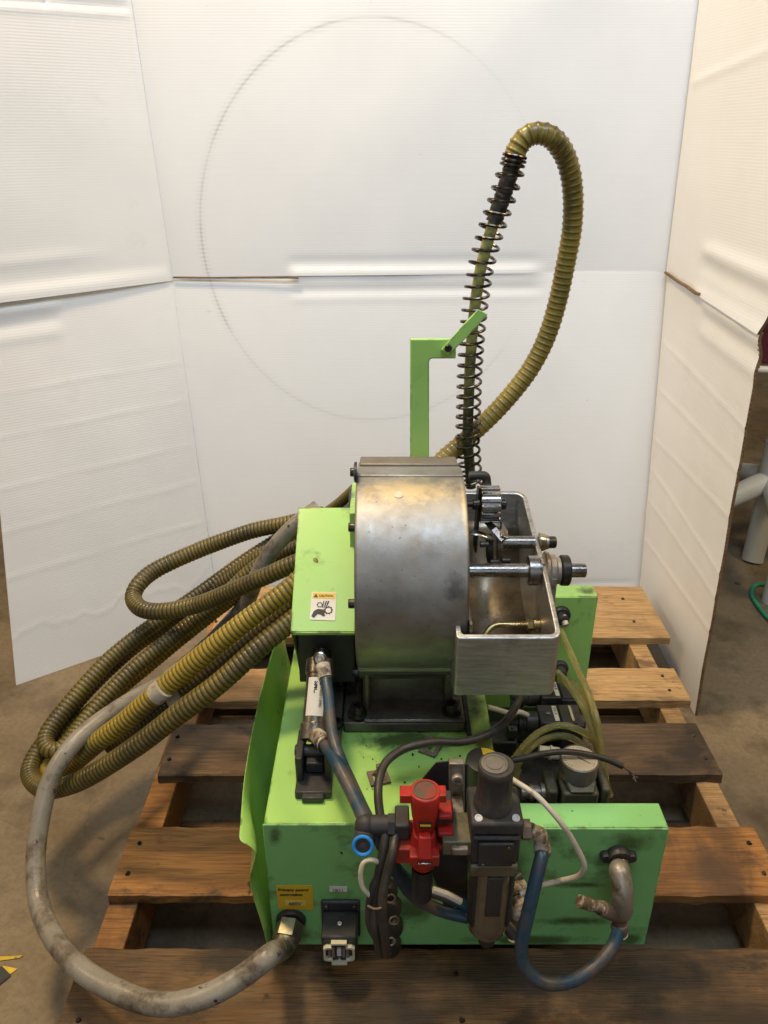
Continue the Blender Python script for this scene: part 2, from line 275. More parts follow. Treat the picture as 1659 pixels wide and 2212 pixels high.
class MB:
    def __init__(s): s.v = []; s.f = []; s.g = []
    def add(s, v, f, g=None):
        o = len(s.v); s.v += [V(p) for p in v]; s.f += [[i + o for i in q] for q in f]; s.g += (g or [0] * len(v)); return s
    def box(s, a, b, R=None, c=None):
        a = V(a); b = V(b)
        v = [V((x, y, z)) for x in (a.x, b.x) for y in (a.y, b.y) for z in (a.z, b.z)]
        if R is not None:
            c = V(c) if c is not None else (a + b) / 2
            v = [c + R @ (p - c) for p in v]
        return s.add(v, [(0, 1, 3, 2), (4, 6, 7, 5), (0, 4, 5, 1), (2, 3, 7, 6), (0, 2, 6, 4), (1, 5, 7, 3)])
    def prism(s, poly, vec):
        poly = [V(p) for p in poly]; n = len(poly); vec = V(vec)
        v = poly + [p + vec for p in poly]
        f = [list(range(n))[::-1], list(range(n, 2 * n))] + [(i, (i + 1) % n, (i + 1) % n + n, i + n) for i in range(n)]
        return s.add(v, f)
    def lathe(s, o, ax, prof, n=24, caps=True):
        o = V(o); ax = V(ax).normalized(); x, y = frame(ax); v = []; f = []
        for r, h in prof:
            for i in range(n):
                t = 2 * math.pi * i / n; v.append(o + ax * h + (x * math.cos(t) + y * math.sin(t)) * max(r, 1e-5))
        for k in range(len(prof) - 1):
            for i in range(n):
                j = (i + 1) % n; f.append((k * n + i, k * n + j, (k + 1) * n + j, (k + 1) * n + i))
        if caps: f.append(list(range(n))[::-1]); f.append([(len(prof) - 1) * n + i for i in range(n)])
        return s.add(v, f)
    def cyl(s, a, b, r, r2=None, n=24, ch=0):
        a = V(a); b = V(b); L = (b - a).length; r2 = r if r2 is None else r2
        pr = [(r, 0), (r2, L)] if not ch else [(r - ch, 0), (r, ch), (r2, L - ch), (r2 - ch, L)]
        return s.lathe(a, b - a, pr, n)
    def tube(s, pts, r, n=12, rf=None, gf=None):
        pts = [V(p) for p in pts]; x = None; v = []; f = []; g = []; m = len(pts); L = 0
        for k, p in enumerate(pts):
            d = (pts[min(k + 1, m - 1)] - pts[max(k - 1, 0)]).normalized()
            if x is None: x, y = frame(d)
            else:
                x = (x - d * x.dot(d)).normalized()
            y = d.cross(x).normalized()
            if k: L += (p - pts[k - 1]).length
            rr = rf(L, k) if rf else r
            for i in range(n):
                t = 2 * math.pi * i / n; v.append(p + (x * math.cos(t) + y * math.sin(t)) * rr); g.append(gf(L, k) if gf else 0)
        for k in range(m - 1):
            for i in range(n):
                j = (i + 1) % n; f.append((k * n + i, k * n + j, (k + 1) * n + j, (k + 1) * n + i))
        f.append(list(range(n))[::-1]); f.append([(m - 1) * n + i for i in range(n)])
        return s.add(v, f, g)
    def ball(s, c, r, n=14, sc=(1, 1, 1)):
        c = V(c); v = []; f = []
        for i in range(n + 1):
            a = math.pi * i / n
            for j in range(n * 2):
                b = math.pi * j / n; v.append(c + V((math.sin(a) * math.cos(b) * sc[0], math.sin(a) * math.sin(b) * sc[1], math.cos(a) * sc[2])) * r)
        for i in range(n):
            for j in range(2 * n):
                k = (j + 1) % (2 * n); f.append((i * 2 * n + j, i * 2 * n + k, (i + 1) * 2 * n + k, (i + 1) * 2 * n + j))
        return s.add(v, f)
    def torus(s, c, ax, R, r, n=28, m=8):
        x, y = frame(V(ax)); c = V(c)
        v = []; f = []; a = V(ax).normalized()
        for i in range(n):
            t = 2 * math.pi * i / n; d = x * math.cos(t) + y * math.sin(t)
            for j in range(m):
                q = 2 * math.pi * j / m; v.append(c + d * (R + r * math.cos(q)) + a * r * math.sin(q))
        for i in range(n):
            for j in range(m):
                f.append((i * m + j, ((i + 1) % n) * m + j, ((i + 1) % n) * m + (j + 1) % m, i * m + (j + 1) % m))
        return s.add(v, f)
    def socket(s, p, ax, r, h):   # socket head cap screw
        ax = V(ax).normalized()
        s.lathe(p, ax, [(r, 0), (r, h * .85), (r * .88, h), (r * .5, h), (r * .45, h * .5), (0, h * .5)], 18); return s
    def hexn(s, a, b, r): return s.cyl(a, b, r, n=6)

OFF = {}
def link(o, parent=None):
    S.collection.objects.link(o)
    if parent is not None: o.parent = parent
def build(name, mb, mat, parent=None, bev=0, smooth=35, seg=2, kind=None):
    root = parent
    while root is not None and root.parent is not None: root = root.parent
    if root is not None and root.type == 'EMPTY': off = root.location.copy()
    elif root is not None: off = OFF.get(root.name, V((0, 0, 0)))
    else: off = V((0, 0, 0))
    me = bpy.data.meshes.new(name); me.from_pydata([p - off for p in mb.v], [], mb.f); me.update()
    bm = bmesh.new(); bm.from_mesh(me)
    bmesh.ops.recalc_face_normals(bm, faces=bm.faces); bm.to_mesh(me); bm.free()
    if any(mb.g):
        a = me.attributes.new('groove', 'FLOAT', 'POINT'); a.data.foreach_set('value', mb.g)
    me.polygons.foreach_set('use_smooth', [True] * len(me.polygons)); me.set_sharp_from_angle(angle=math.radians(smooth))
    me.materials.append(mat)
    o = bpy.data.objects.new(name, me); link(o, parent)
    if bev:
        b = o.modifiers.new('bevel', 'BEVEL'); b.width = bev; b.segments = seg; b.limit_method = 'ANGLE'; b.angle_limit = math.radians(40)
    if kind: o['kind'] = kind
    return o
def thing(name, label, cat, loc, group=None):
    o = bpy.data.objects.new(name, None); link(o); o.location = loc; o.empty_display_size = .05
    o['label'] = label; o['category'] = cat
    if group: o['group'] = group
    return o
def tag(o, label, cat, group=None):
    o['label'] = label; o['category'] = cat
    if group: o['group'] = group
    return o
def text(body, origin, xa, ya, size, mat, parent, lift=.0006, name='lettering', bold=0, align='LEFT'):
    c = bpy.data.curves.new('t', 'FONT'); c.body = body; c.size = size; c.offset = bold; c.align_x = align; c.extrude = .0001
    t = bpy.data.objects.new('t', c); S.collection.objects.link(t)
    bpy.context.view_layer.update(); dg = bpy.context.evaluated_depsgraph_get()
    me = bpy.data.meshes.new_from_object(t.evaluated_get(dg)); bpy.data.objects.remove(t)
    xa = V(xa).normalized(); ya = V(ya).normalized(); n = xa.cross(ya).normalized(); ya = n.cross(xa)
    root = parent
    while root.parent is not None: root = root.parent
    off = root.location
    for vv in me.vertices: vv.co = V(origin) + xa * vv.co.x + ya * vv.co.y + n * (lift + vv.co.z) - off
    me.materials.clear(); me.materials.append(mat)
    o = bpy.data.objects.new(name, me); link(o, parent); return o
def decal(name, quad, mat, parent, t=.0006):   # thin sticker from four corners (tl,tr,br,bl), lying just proud of the surface
    q = [V(p) for p in quad]; n = (q[3] - q[0]).cross(q[1] - q[0]).normalized()
    return build(name, MB().prism([p + n * .0004 for p in q], n * t), mat, parent)

# ================================================================ SETTING
fl = MB(); fl.add([(-7, -4, 0), (7, -4, 0), (7, 9, 0), (-7, 9, 0)], [(0, 1, 2, 3)])
build('floor', fl, concm, kind='structure')
# hazard tape on the floor at lower left
def flat(name, pts, mat, z):
    m = MB(); m.prism([PZ(x, y, z) for x, y in pts], (0, 0, .0008)); return build(name, m, mat, kind='structure')
flat('floor_marking', [(-60, 2078), (-50, 2068), (20, 2066), (50, 2064), (42, 2070), (-10, 2077)], hazy, .001)
flat('floor_marking', [(-30, 2096), (-10, 2088), (10, 2087), (38, 2093), (24, 2104)], hazy, .001)
flat('floor_marking', [(-40, 2150), (-20, 2096), (4, 2087), (24, 2107), (2, 2125), (-20, 2140)], hazb, .0022)

# ================================================================ white corrugated box standing behind the pallet
box = thing('cardboard_box', 'white corrugated cardboard box with creased side flaps standing open behind the machine as backdrop', 'cardboard box', (.1, 1.8, 0))
FL0 = V((-.446, 1.756, 0)); FR0 = V((.70, 1.80, 0))
SL = V((-.519, 1.95, .853)); SR = V((.70, 1.975, .862))
TL = SL + (V((-.551, 2.0, 1.43)) - SL) * 1.6; TR = SR + (V((.687, 2.0, 1.43)) - SR) * 1.6
LB = V((-.868, 1.456, 0))
def rayplane(px, py, a, b, c):
    n = (b - a).cross(c - a); r = ray(px, py); return C0 + r * ((a - C0).dot(n) / r.dot(n))
SLo = rayplane(-40, 652, FL0, LB, SL)
LO0 = LB; 
TLo = SLo + (TL - SL) + V((-.06, -.02, 0))
SRo = V((.697, 1.425, .838)); RB = V((.697, 1.351, 0)); TRo = V((.80, 1.20, 1.78))
def panel(name, a, b, c, d, disp, nu=150, nv=130, mat=None, fold='LR', brown=False):   # a,b bottom left/right, c,d top right/left
    m = MB(); n = (b - a).cross(d - a).normalized()
    if n.y > 0: n = -n
    if abs(n.y) < .3 and n.x > 0 and a.x > .3: n = -n
    vs = []
    for j in range(nv + 1):
        for i in range(nu + 1):
            u = i / nu; v = j / nv
            p = (a * (1 - u) + b * u) * (1 - v) + (d * (1 - u) + c * u) * v
            e = 1
            if 'L' in fold: e *= sst(u, 0, .05)
            if 'R' in fold: e *= sst(1 - u, 0, .05)
            vs.append(p + n * disp(u, v, p) * e * .62)
    N1 = (nu + 1) * (nv + 1); vs += [p - n * .0065 for p in vs]
    q = [(j * (nu + 1) + i, j * (nu + 1) + i + 1, (j + 1) * (nu + 1) + i + 1, (j + 1) * (nu + 1) + i) for j in range(nv) for i in range(nu)]
    f = q + [tuple(k + N1 for k in x[::-1]) for x in q]; nq = len(f)
    loop = [i for i in range(nu + 1)] + [j * (nu + 1) + nu for j in range(1, nv + 1)] + [nv * (nu + 1) + i for i in range(nu - 1, -1, -1)] + [j * (nu + 1) for j in range(nv - 1, 0, -1)]
    f += [(a_, b_, b_ + N1, a_ + N1) for a_, b_ in zip(loop, loop[1:] + loop[:1])]
    m.add(vs, f); o = build(name, m, mat or boardm, box, smooth=60)
    if brown:
        o.data.materials.append(brownboard)
        for p_ in o.data.polygons[nq:]: p_.material_index = 1
    return o
def g(x, w): return math.exp(-(x / w) ** 2)
def sst(x, a, b): t = max(0, min(1, (x - a) / (b - a))); return t * t * (3 - 2 * t)
def wob(x, k=0): return math.sin(x * 3.1 + k) * .5 + math.sin(x * 7.3 + 1.7 * k + 1) * .3 + math.sin(x * 17 + k * 2.3) * .2
def d_back_lo(u, v, p):
    h = .004 * wob(p.x * 1.3, 1) * math.sin(math.pi * v) + .002 * wob(p.z * 1.4 + p.x, 2)
    h += -.010 * sst(v, .965, 1) * 0
    w = sst(u, .235, .25) * (1 - sst(u, .71, .76))
    h += w * (.0045 * g(v - .985, .012) - .003 * g(v - .958, .009) + .0018 * g(v - .935, .010))
    h += w * .0085 * sst(v, .987, 1) + -.002 * g(v - .075, .006) + .003 * g(v - .06, .008)
    return h
def d_back_hi(u, v, p):
    h = .003 * wob(p.x * 1.3, 3) + .003 * wob(p.z * 1.2 - p.x, 4)
    w = sst(u, .235, .25) * (1 - sst(u, .71, .76))
    h += w * (.0085 * (1 - sst(v, .006, .026)) - .003 * g(v - .036, .012))
    return h
def d_left_lo(u, v, p):
    h = .003 * wob(p.z * 1.5 + p.x, 5)
    for k, c in enumerate((.30, .42, .53, .66, .77)):
        h += .0017 * g(v - c + .006 * wob(p.x * 2, k), .006) * (.6 + .4 * wob(u * 3, k))
    h += .0013 * g(v - (.115 + .035 * abs(math.sin(u * 7 + .3)) + .02 * wob(u * 4, 2)), .006)
    w = 1 - sst(u, .32, .42)
    h += w * (.008 * g(v - .968, .010) - .003 * g(v - .935, .012) + .003 * g(v - .90, .015))
    h += .017 * sst(v, .985, 1) * (1 - .6 * sst(u, .5, 1))
    return h
def d_left_hi(u, v, p):
    h = .003 * wob(p.z * 1.5 + p.x, 6)
    h += .011 * (1 - sst(v, .01, .045)) * (1 - .6 * sst(u, .5, 1)) + .003 * (1 - sst(u, .35, .75)) * g(v - .085, .015)
    h += -.005 * g(v - .614 - .002 * wob(u * 4), .006) + .003 * g(v - .60, .007)
    h += -.004 * g((v - .615) - max(0, u - .60) * .8 - .01 * wob(u * 9), .008) * sst(u, .58, .62)
    return h
def d_right_lo(u, v, p):
    h = .004 * wob(p.z * 2, 7) + .003 * wob(p.y * 3, 2)
    for k, c in enumerate((.24, .35, .43, .55, .68, .80)):
        h += .0019 * g(v - c + .03 * (u - .5) * (k % 3 - 1), .006)
    w = sst(u, .40, .5)
    h += w * (.007 * g(v - .985, .016) - .004 * g(v - .95, .014) + .004 * g(v - .91, .016))
    return h
def d_right_hi(u, v, p):
    h = .003 * wob(p.z * 1.5, 8)
    w = sst(u, .3, .45)
    h += w * (.009 * g(v - .10, .018) - .004 * g(v - .065, .018)) + .007 * (1 - sst(v, .0, .03)) * w
    h += .003 * g(v - .45 - .1 * u, .01)
    return h
cc = rayplane(806, 462, SL, SR, TL)
e1 = rayplane(432, 470, SL, SR, TL); e2 = rayplane(815, 38, SL, SR, TL); e3 = rayplane(815, 905, FL0, FR0, SL)
bm_ = back_mat((cc.x - .1, (e2.z + e3.z) / 2 ), (cc.x - e1.x, (e2.z - e3.z) / 2))
panel('back_panel', FL0 + V((-.012, .003, 0)), FR0 + V((.012, .003, 0)), SR + V((.012, .0012, .002)), SL + V((-.012, .0012, .002)), d_back_lo, mat=bm_)
panel('upper_back_panel', SL + V((-.010, 0, .001)), SR + V((.010, 0, .001)), TR + V((.01, .002, 0)), TL + V((-.01, .002, 0)), d_back_hi, mat=bm_)
panel('side_panel', LB, FL0 + V((.0, -.004, 0)), SL + V((0, -.002, 0)), SLo + V((-.003, .003, 0)), d_left_lo, fold='R')
panel('upper_side_panel', SLo + V((.003, -.003, -.006)), SL + V((0.002, -.005, -.006)), TL + V((0, -.005, 0)), TLo, d_left_hi, fold='R')
panel('side_panel', FR0 + V((0, -.004, 0)), RB, SRo, SR + V((0, -.004, 0)), d_right_lo, fold='L', brown=True)
panel('upper_side_panel', SR + V((-.003, -.004, -.003)), SRo + V((-.004, 0, -.003)), TRo, TR + V((0, -.004, 0)), d_right_hi, fold='L', brown=True)
# torn brown liner along the creases
m = MB(); m.tube([PY(375, 599, 1.944), PY(470, 600, 1.946), PY(560, 599.5, 1.946), PY(645, 600, 1.945)], .0022, 6); build('torn_edge', m, brownboard, box)
m = MB(); m.tube(cr([SR.lerp(SRo, t) + V((-.008, -.003, .001 + .002 * math.sin(t * 30))) for t in (0.02, .1, .2, .3, .4, .45)], 4), .0035, 6); build('torn_edge', m, brownboard, box)
# fluting seen on the cut edge of the right panel
m = MB(); pts = []
for i in range(420):
    t = i / 419; a = RB.lerp(SRo + V((0, 0, -.01)), t); pts.append(a + V((-d_right_lo(1, t, a) * .62 + .0032 + .0026 * math.sin(i * 1.35), -.0012, 0)))
m.tube(pts, .0009, 5); build('fluting', m, brownboard, box)

# ================================================================ pallet
pal = thing('wooden_pallet', 'worn wooden pallet with stained boards carrying the green machine', 'pallet', (.1, 1.08, 0))
def deck(y0, y1, mat, xl=-.417, xr=.612, z=.13, t=.019, sag=0, seed=0):
    rnd = random.Random(seed); m = MB(); nx = 44; v = []; f = []
    rows = []
    for i in range(nx + 1):
        x = xl + (xr - xl) * i / nx
        j = [rnd.uniform(-.0016, .0016) * (2.4 if rnd.random() < .12 else 1) for _ in range(4)]
        e = 0
        if i in (0, nx): x += rnd.uniform(-.006, .006)
        dz = .0015 * math.sin(i * .23 + seed)
        v += [V((x, y0 + j[0], z - t)), V((x, y0 + j[0] * .5, z - .002 + dz)), V((x, y0 + .003 + j[1], z + dz)), V((x, y1 - .003 + j[2], z + dz)), V((x, y1 + j[3], z - .003 + dz)), V((x, y1 + j[3], z - t))]
    for i in range(nx):
        for k in range(6):
            l = (k + 1) % 6; f.append((i * 6 + k, i * 6 + l, (i + 1) * 6 + l, (i + 1) * 6 + k))
    f.append([0, 1, 2, 3, 4, 5]); f.append([nx * 6 + k for k in (5, 4, 3, 2, 1, 0)])
    m.add(v, f); o = build('deck_board', m, mat, pal, smooth=30)
    for x in (-.398, .10, .592):
        for q in (.28, .72):
            nm = MB(); nm.cyl((x + rnd.uniform(-.008, .008), y0 + (y1 - y0) * q, z - .004), (x, y0 + (y1 - y0) * q, z + .0028), .0034, n=10); build('nail', nm, darksteel, o)
    return o
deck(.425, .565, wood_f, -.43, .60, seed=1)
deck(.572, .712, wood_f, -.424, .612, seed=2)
deck(.797, .927, wood_o, seed=3, xr=.618)
deck(1.042, 1.178, wood_d, -.412, .606, seed=4)
deck(1.245, 1.352, wood_l, -.40, .632, seed=5)
deck(1.465, 1.69, wood_l, -.40, .655, seed=6)
for x0, x1, mt in ((-.421, -.376, wood_o), (.08, .12, wood_d), (.566, .606, wood_l)):
    m = MB(); m.box((x0, .43, .02), (x1, 1.685, .1105)); build('stringer', m, mt, pal, bev=.002)
for y0, y1 in ((.43, .55), (.92, 1.04), (1.35, 1.45), (1.58, 1.69)):
    m = MB(); m.box((-.415, y0, .001), (.61, y1, .0195)); build('bottom_board', m, wood_d, pal, bev=.002)

# ================================================================ MACHINE
mac = thing('granulator', 'green industrial feeding machine with curved aluminium drum cover and air regulator on its front', 'machine', (.1, .95, .13))
def part(name, mb, mat, parent=mac, **k): return build(name, mb, mat, parent, **k)
ZT = .372; YF = .713
# --- cabinet
m = MB(); m.box((-.155, YF, .140), (.158, 1.16, ZT))
cab = part('cabinet', m, green, bev=.003)
m = MB(); m.box((-.148, YF + .01, .130), (.35, 1.12, .1395)); part('under_shade_strip', m, blackp)  # black strip standing in for the shadow gap under the cabinet
# front panel (full width) with return flange at its top
m = MB(); m.prism([(-.1556, YF - .003, .139), (.368, YF - .003, .139), (.366, YF - .003, .366), (.1585, YF - .003, .3665), (.1585, YF - .003, .3735), (-.1556, YF - .003, .3735)], (0, .0028, 0))
m.box((.1592, YF, .3635), (.366, YF + .040, .3665)); m.box((.3632, YF + .0005, .14), (.3662, YF + .036, .363))
fp = part('front_panel', m, green_dirty_cool_lit, bev=.0012)
# raised strip and gasket right of the drum foot
m = MB(); m.box((.128, .87, ZT + .0005), (.158, 1.14, ZT + .006)); part('edge_strip', m, green, bev=.001)
m = MB(); m.box((.1215, .865, ZT + .0004), (.1275, 1.14, ZT + .012)); part('gasket', m, rubber)
# tray on the right
m = MB(); m.box((.1595, YF + .002, .1405), (.363, 1.118, .146)); part('tray_floor', m, blackp)
m = MB(); m.box((.1585, 1.119, .139), (.366, 1.122, .457)); m.box((.1585, 1.1225, .454), (.366, 1.160, .457)); m.box((.3632, 1.1225, .14), (.366, 1.155, .4538))
rp = part('rear_panel', m, green, bev=.0012)
for px, py, r in ((1211, 1326, .0165), (1208, 1441, .0155)):
    p = PY(px, py, 1.119); mm = MB(); mm.lathe(p, (0, -1, 0), [(r, 0), (r, .006), (r * .9, .009), (r * .62, .010), (r * .55, .024), (r * .3, .026)], 28)
    part('knob', mm, blackp, rp)
m = MB(); m.cyl(PY(1222, 1352, 1.09), PY(1216, 1330, 1.105), .006, ch=.001); part('white_fitting', m, whitep, rp)
# bent side sheet on the left
m = MB(); ny = 26; rows = [(.140, -.158), (.20, -.163), (.26, -.171), (.30, -.178), (.335, -.182), (.355, -.184), (.372, -.185)]
vs = []
for j in range(ny + 1):
    y = .690 + (1.17 - .690) * j / ny
    fr = max(0, 1 - (y - .69) / .11); fr = fr * fr * (3 - 2 * fr)
    for z, x in rows:
        dent = {.335: .024, .355: .012, .30: .002, .26: -.004}.get(z, 0) * fr
        zz = z - (.012 * fr if z > .36 else 0)
        bow = -.010 * math.sin((y - .69) / .48 * math.pi) * (z - .14) / .23
        vs.append(V((x + dent + bow, y + (.014 * fr * (z - .14) / .23 if z < .30 else (.006 * fr)), zz)))
nr = len(rows); m.add(vs, [(j * nr + i, j * nr + i + 1, (j + 1) * nr + i + 1, (j + 1) * nr + i) for j in range(ny) for i in range(nr - 1)])
ss = part('side_sheet', m, green, smooth=60); sm = ss.modifiers.new('thick', 'SOLIDIFY'); sm.thickness = .002
sb = ss.modifiers.new('sub', 'SUBSURF'); sb.levels = 2; sb.render_levels = 2
ss['label'] = 'green side sheet bent out at its front corner'

# --- belt cover, open underneath at the front
bx0, bx1 = -.130, -.0405
m = MB()
side = [(bx0, 1.057, .656), (bx0, .888, .547), (bx0, .933, .474), (bx0, .97, .40), (bx0, 1.13, .40), (bx0, 1.13, .612)]
m.prism(side, (.002, 0, 0))
def strip(a, b, x0, x1, t=.002):
    a = V((0, *a)); b = V((0, *b)); d = (b - a).normalized(); n = V((0, -d.z, d.y))
    if n.z < 0: n = -n
    return [V((x0, 0, 0)) + a, V((x0, 0, 0)) + b, V((x0, 0, 0)) + b - n * t, V((x0, 0, 0)) + a - n * t], (x1 - x0, 0, 0)
m.prism(*strip((1.057, .6565), (.8875, .5475), bx0 + .0001, bx1))
m.prism(*strip((1.13, .6125), (1.0572, .6567), bx0 + .0001, bx1))
m.prism(*strip((.8877, .5470), (.8920, .5405), bx0 + .0022, bx1))
bc = part('belt_cover', m, green, bev=.0012)
m = MB(); m.box((bx0 + .004, .925, .43), (bx1 - .002, 1.12, .54))
part('cover_shade_block', m, blackp, bev=.002)  # black block stands in for the deep shade inside the belt cover
m = MB(); m.box((-.050, 1.0, .56), (-.0405, 1.11, .675)); part('motor_plate', m, green, bev=.001)
m = MB(); m.box((-.1, 1.135, .40), (.1, 1.30, .55)); m.cyl((-.06, 1.2, .56), (.1, 1.2, .56), .06); part('motor', m, dustblack, bev=.004)
# caution sticker on the sloping face
def slope(px, py): return rayplane(px, py, V((bx0, 1.057, .6565)), V((bx0, .8875, .5475)), V((bx1, 1.057, .6565)))
q = [slope(674, 1279), slope(727, 1280), slope(724, 1341), slope(669, 1339)]
st = decal('warning_sticker', q, paper, bc)
q2 = [slope(676, 1281), slope(725, 1282), slope(724.3, 1294), slope(675, 1293)]
nS = (q[3] - q[0]).cross(q[1] - q[0]).normalized()
y_ = build('yellow_band', MB().prism([p + nS * .0011 for p in q2], nS * .0003), yellow, st)
xa = (q[1] - q[0]).normalized(); ya = (q[0] - q[3]).normalized(); ww = (q[1] - q[0]).length; hh = (q[0] - q[3]).length
text('CAUTION', q[3] + xa * ww * .30 + ya * hh * .82, xa, ya, ww * .128, ink, st, .0015, bold=.0002)
m = MB(); b0 = q[3] + xa * ww * .09 + ya * hh * .80 + nS * .0015
m.prism([b0, b0 + xa * ww * .17, b0 + xa * ww * .085 + ya * hh * .13], nS * .0003); build('alert_triangle', m, ink, st)
def gearpts(c, r, n, t): 
    out = []
    for i in range(n * 4):
        rr = r if i % 4 in (0, 1) else r * .80
        a = 2 * math.pi * (i + t) / (n * 4); out.append(c + xa * math.cos(a) * rr + ya * math.sin(a) * rr)
    return out
m = MB()
for cx, cy, r in ((.36, .53, .13), (.72, .34, .19)):
    c = q[3] + xa * ww * cx + ya * hh * cy + nS * .0013
    po = gearpts(c, ww * r, 9, .3); n_ = len(po); pi_ = [c + (p - c).normalized() * ww * r * .58 for p in po]
    m.add(po + pi_, [(i, (i + 1) % n_, (i + 1) % n_ + n_, i + n_) for i in range(n_)])
def sp(x, y): return q[3] + xa * ww * x + ya * hh * y + nS * .0014
m.prism([sp(.06, .12), sp(.14, .30), sp(.30, .38), sp(.52, .36), sp(.62, .26), sp(.56, .22), sp(.62, .14), sp(.52, .12), sp(.44, .18), sp(.30, .20), sp(.16, .06)], nS * .0003)
for k in range(3): m.prism([sp(.46 + .07 * k, .42), sp(.49 + .07 * k, .42), sp(.54 + .10 * k, .66), sp(.50 + .09 * k, .68)], nS * .0003)
build('hand_and_gears_symbol', m, ink, st)

# --- drum cover (cast aluminium)
DX0, DX1 = -.0375, .108; DC = (.96, .61); R_ = .141
def arcpt(a, r=R_): return (DC[0] + r * math.cos(a), DC[1] + r * math.sin(a))
prof = []
for i in range(41):
    a = math.radians(232 - (232 - 66) * i / 40); prof.append(arcpt(a))
prof += [(1.05, .735), (1.10, .69), (1.10, .44), (.92, .44)]
m = MB(); m.prism([(DX0, y, z) for y, z in prof], (DX1 - DX0, 0, 0))
drum = part('drum_cover', m, cast, bev=.0035, seg=3, smooth=28)
def rad_box(a0, a1, r0, r1, x0, x1):
    pts = [arcpt(math.radians(a0 + (a1 - a0) * i / 6), r1) for i in range(7)] + [arcpt(math.radians(a1 + (a0 - a1) * i / 6), r0) for i in range(7)]
    return [(x0, y, z) for y, z in pts], (x1 - x0, 0, 0)
m = MB(); m.prism(*rad_box(67, 91, R_ - .004, R_ + .0022, DX0 + .0005, DX1 - .0005)); part('raised_band', m, cast, drum, bev=.0015)
m = MB(); m.box((DX0 + .003, 1.016, .70), (DX1 - .003, 1.046, .7455)); part('top_lip', m, M('brown_worn_metal', (.24, .21, .17), (.16, .14, .11), s=20, rough=.5, metal=.6), drum, bev=.002)
p0 = V((DX0 + .001, .887, .4895)); m = MB(); m.cyl(p0, p0 + V((.137, 0, 0)), .0085, ch=.001); part('lower_roll', m, cast, drum)
m = MB(); m.cyl((DX0 + .006, .905, .470), (DX1 - .012, .905, .470), .008, ch=.001); part('lower_roll', m, greasy, drum)
p = PY(861, 1068, .90)
m = MB(); a = math.radians(108.6); yy, zz = arcpt(a, R_ - .001); cx = (861 - 829.5) / F_ * 1.01
m.lathe((cx, yy, zz), (0, math.cos(a), math.sin(a)), [(.0062, 0), (.0062, .0017), (.0052, .0021)], 20); part('boss', m, cream, drum)
# bolts on the drum's left flange
for (px, py), y in (((765, 1020), .965), ((762, 1139), .885), ((756, 1304), .84), ((758, 1452), .895)):
    mm = MB(); p = PX(px, py, DX0 - .004); p = V((DX0, y, PY(px, py, y).z)); mm.socket(p, (-1, 0, 0), .0062, .0085); part('bolt', mm, darksteel, drum)
m = MB(); m.lathe((DX0 + .001, .955, PY(765, 1020, .955).z), (-1, 0, 0), [(.014, 0), (.014, .003), (.011, .004)], 24); part('washer', m, darksteel, drum)
# foot
m = MB(); m.box((-.028, .925, .392), (.100, 1.08, .47)); m.box((-.031, .905, .392), (-.020, .94, .46)); m.box((.088, .905, .392), (.102, .94, .46)); foot = part('drum_foot', m, greasy, bev=.004)
m = MB(); m.box((-.060, .880, ZT + .002), (.1195, 1.10, .3915)); part('foot_plate', m, greasy, foot, bev=.003)
m = MB(); m.box((-.030, .8785, .3925), (.1185, .93, .3985)); part('foot_ledge', m, greasy, foot, bev=.003)
m = MB(); m.box((-.104, .842, ZT + .001), (-.0615, 1.03, .402)); sp_ = part('side_plate', m, greasy, foot, bev=.002)
for px, py in ((772, 1540), (975, 1535)):
    p = PZ(px, py, .3995); mm = MB(); mm.lathe(p - V((0, 0, .0005)), (0, 0, 1), [(.0145, 0), (.0145, .002), (.011, .003)], 22); mm.socket(p + V((0, 0, .002)), (0, 0, 1), .0105, .013); part('cap_screw', mm, darksteel, foot)
for px, py in ((736, 1476), (729, 1567)):
    p = PZ(px, py, .4025); mm = MB(); mm.lathe(p - V((0, 0, .001)), (0, 0, 1), [(.0098, 0), (.0098, .002)], 20); mm.socket(p, (0, 0, 1), .0075, .010); part('cap_screw', mm, darksteel, foot)

# --- side chamber
WX = .224; T = .007
rim = [(.800, .5985), (.913, .630), (.974, .637), (1.04, .646), (1.11, .661)]
m = MB()
def rimz(y):
    if y <= rim[0][0]: return rim[0][1]
    for (ya_, za_), (yb_, zb_) in zip(rim, rim[1:]):
        if y <= yb_: return za_ + (zb_ - za_) * (y - ya_) / (yb_ - ya_)
    return rim[-1][1]
def botz(y): return .508 - .028 * sst(y, .80, .90) + .02 * sst(y, .95, 1.11)
def wallpath(o, r1, r2):
    p = [(.091 + o, .850), (.091 + o, .80 + o + .004), (.0925 + o, .80 + o + .001), (.095 + o, .80 + o)]
    p += [(.11 + .0045 * i, .80 + o) for i in range(0, 22)]
    cx, cy = WX - r1 - o, .80 + o + r1
    p += [(cx + r1 * math.sin(math.radians(t)), cy - r1 * math.cos(math.radians(t))) for t in range(0, 91, 10)]
    p += [(WX - o, .80 + o + r1 + (1.11 - o - r2 - .80 - o - r1) * t / 12) for t in range(1, 12)]
    cx, cy = WX - r2 - o, 1.11 - o - r2
    p += [(cx + r2 * math.cos(math.radians(t)), cy + r2 * math.sin(math.radians(t))) for t in range(0, 91, 10)]
    p += [(.16, 1.11 - o), (.109, 1.11 - o)]
    return p
po, pi2 = wallpath(0, .014, .020), wallpath(T, .008, .013); n_ = len(po)
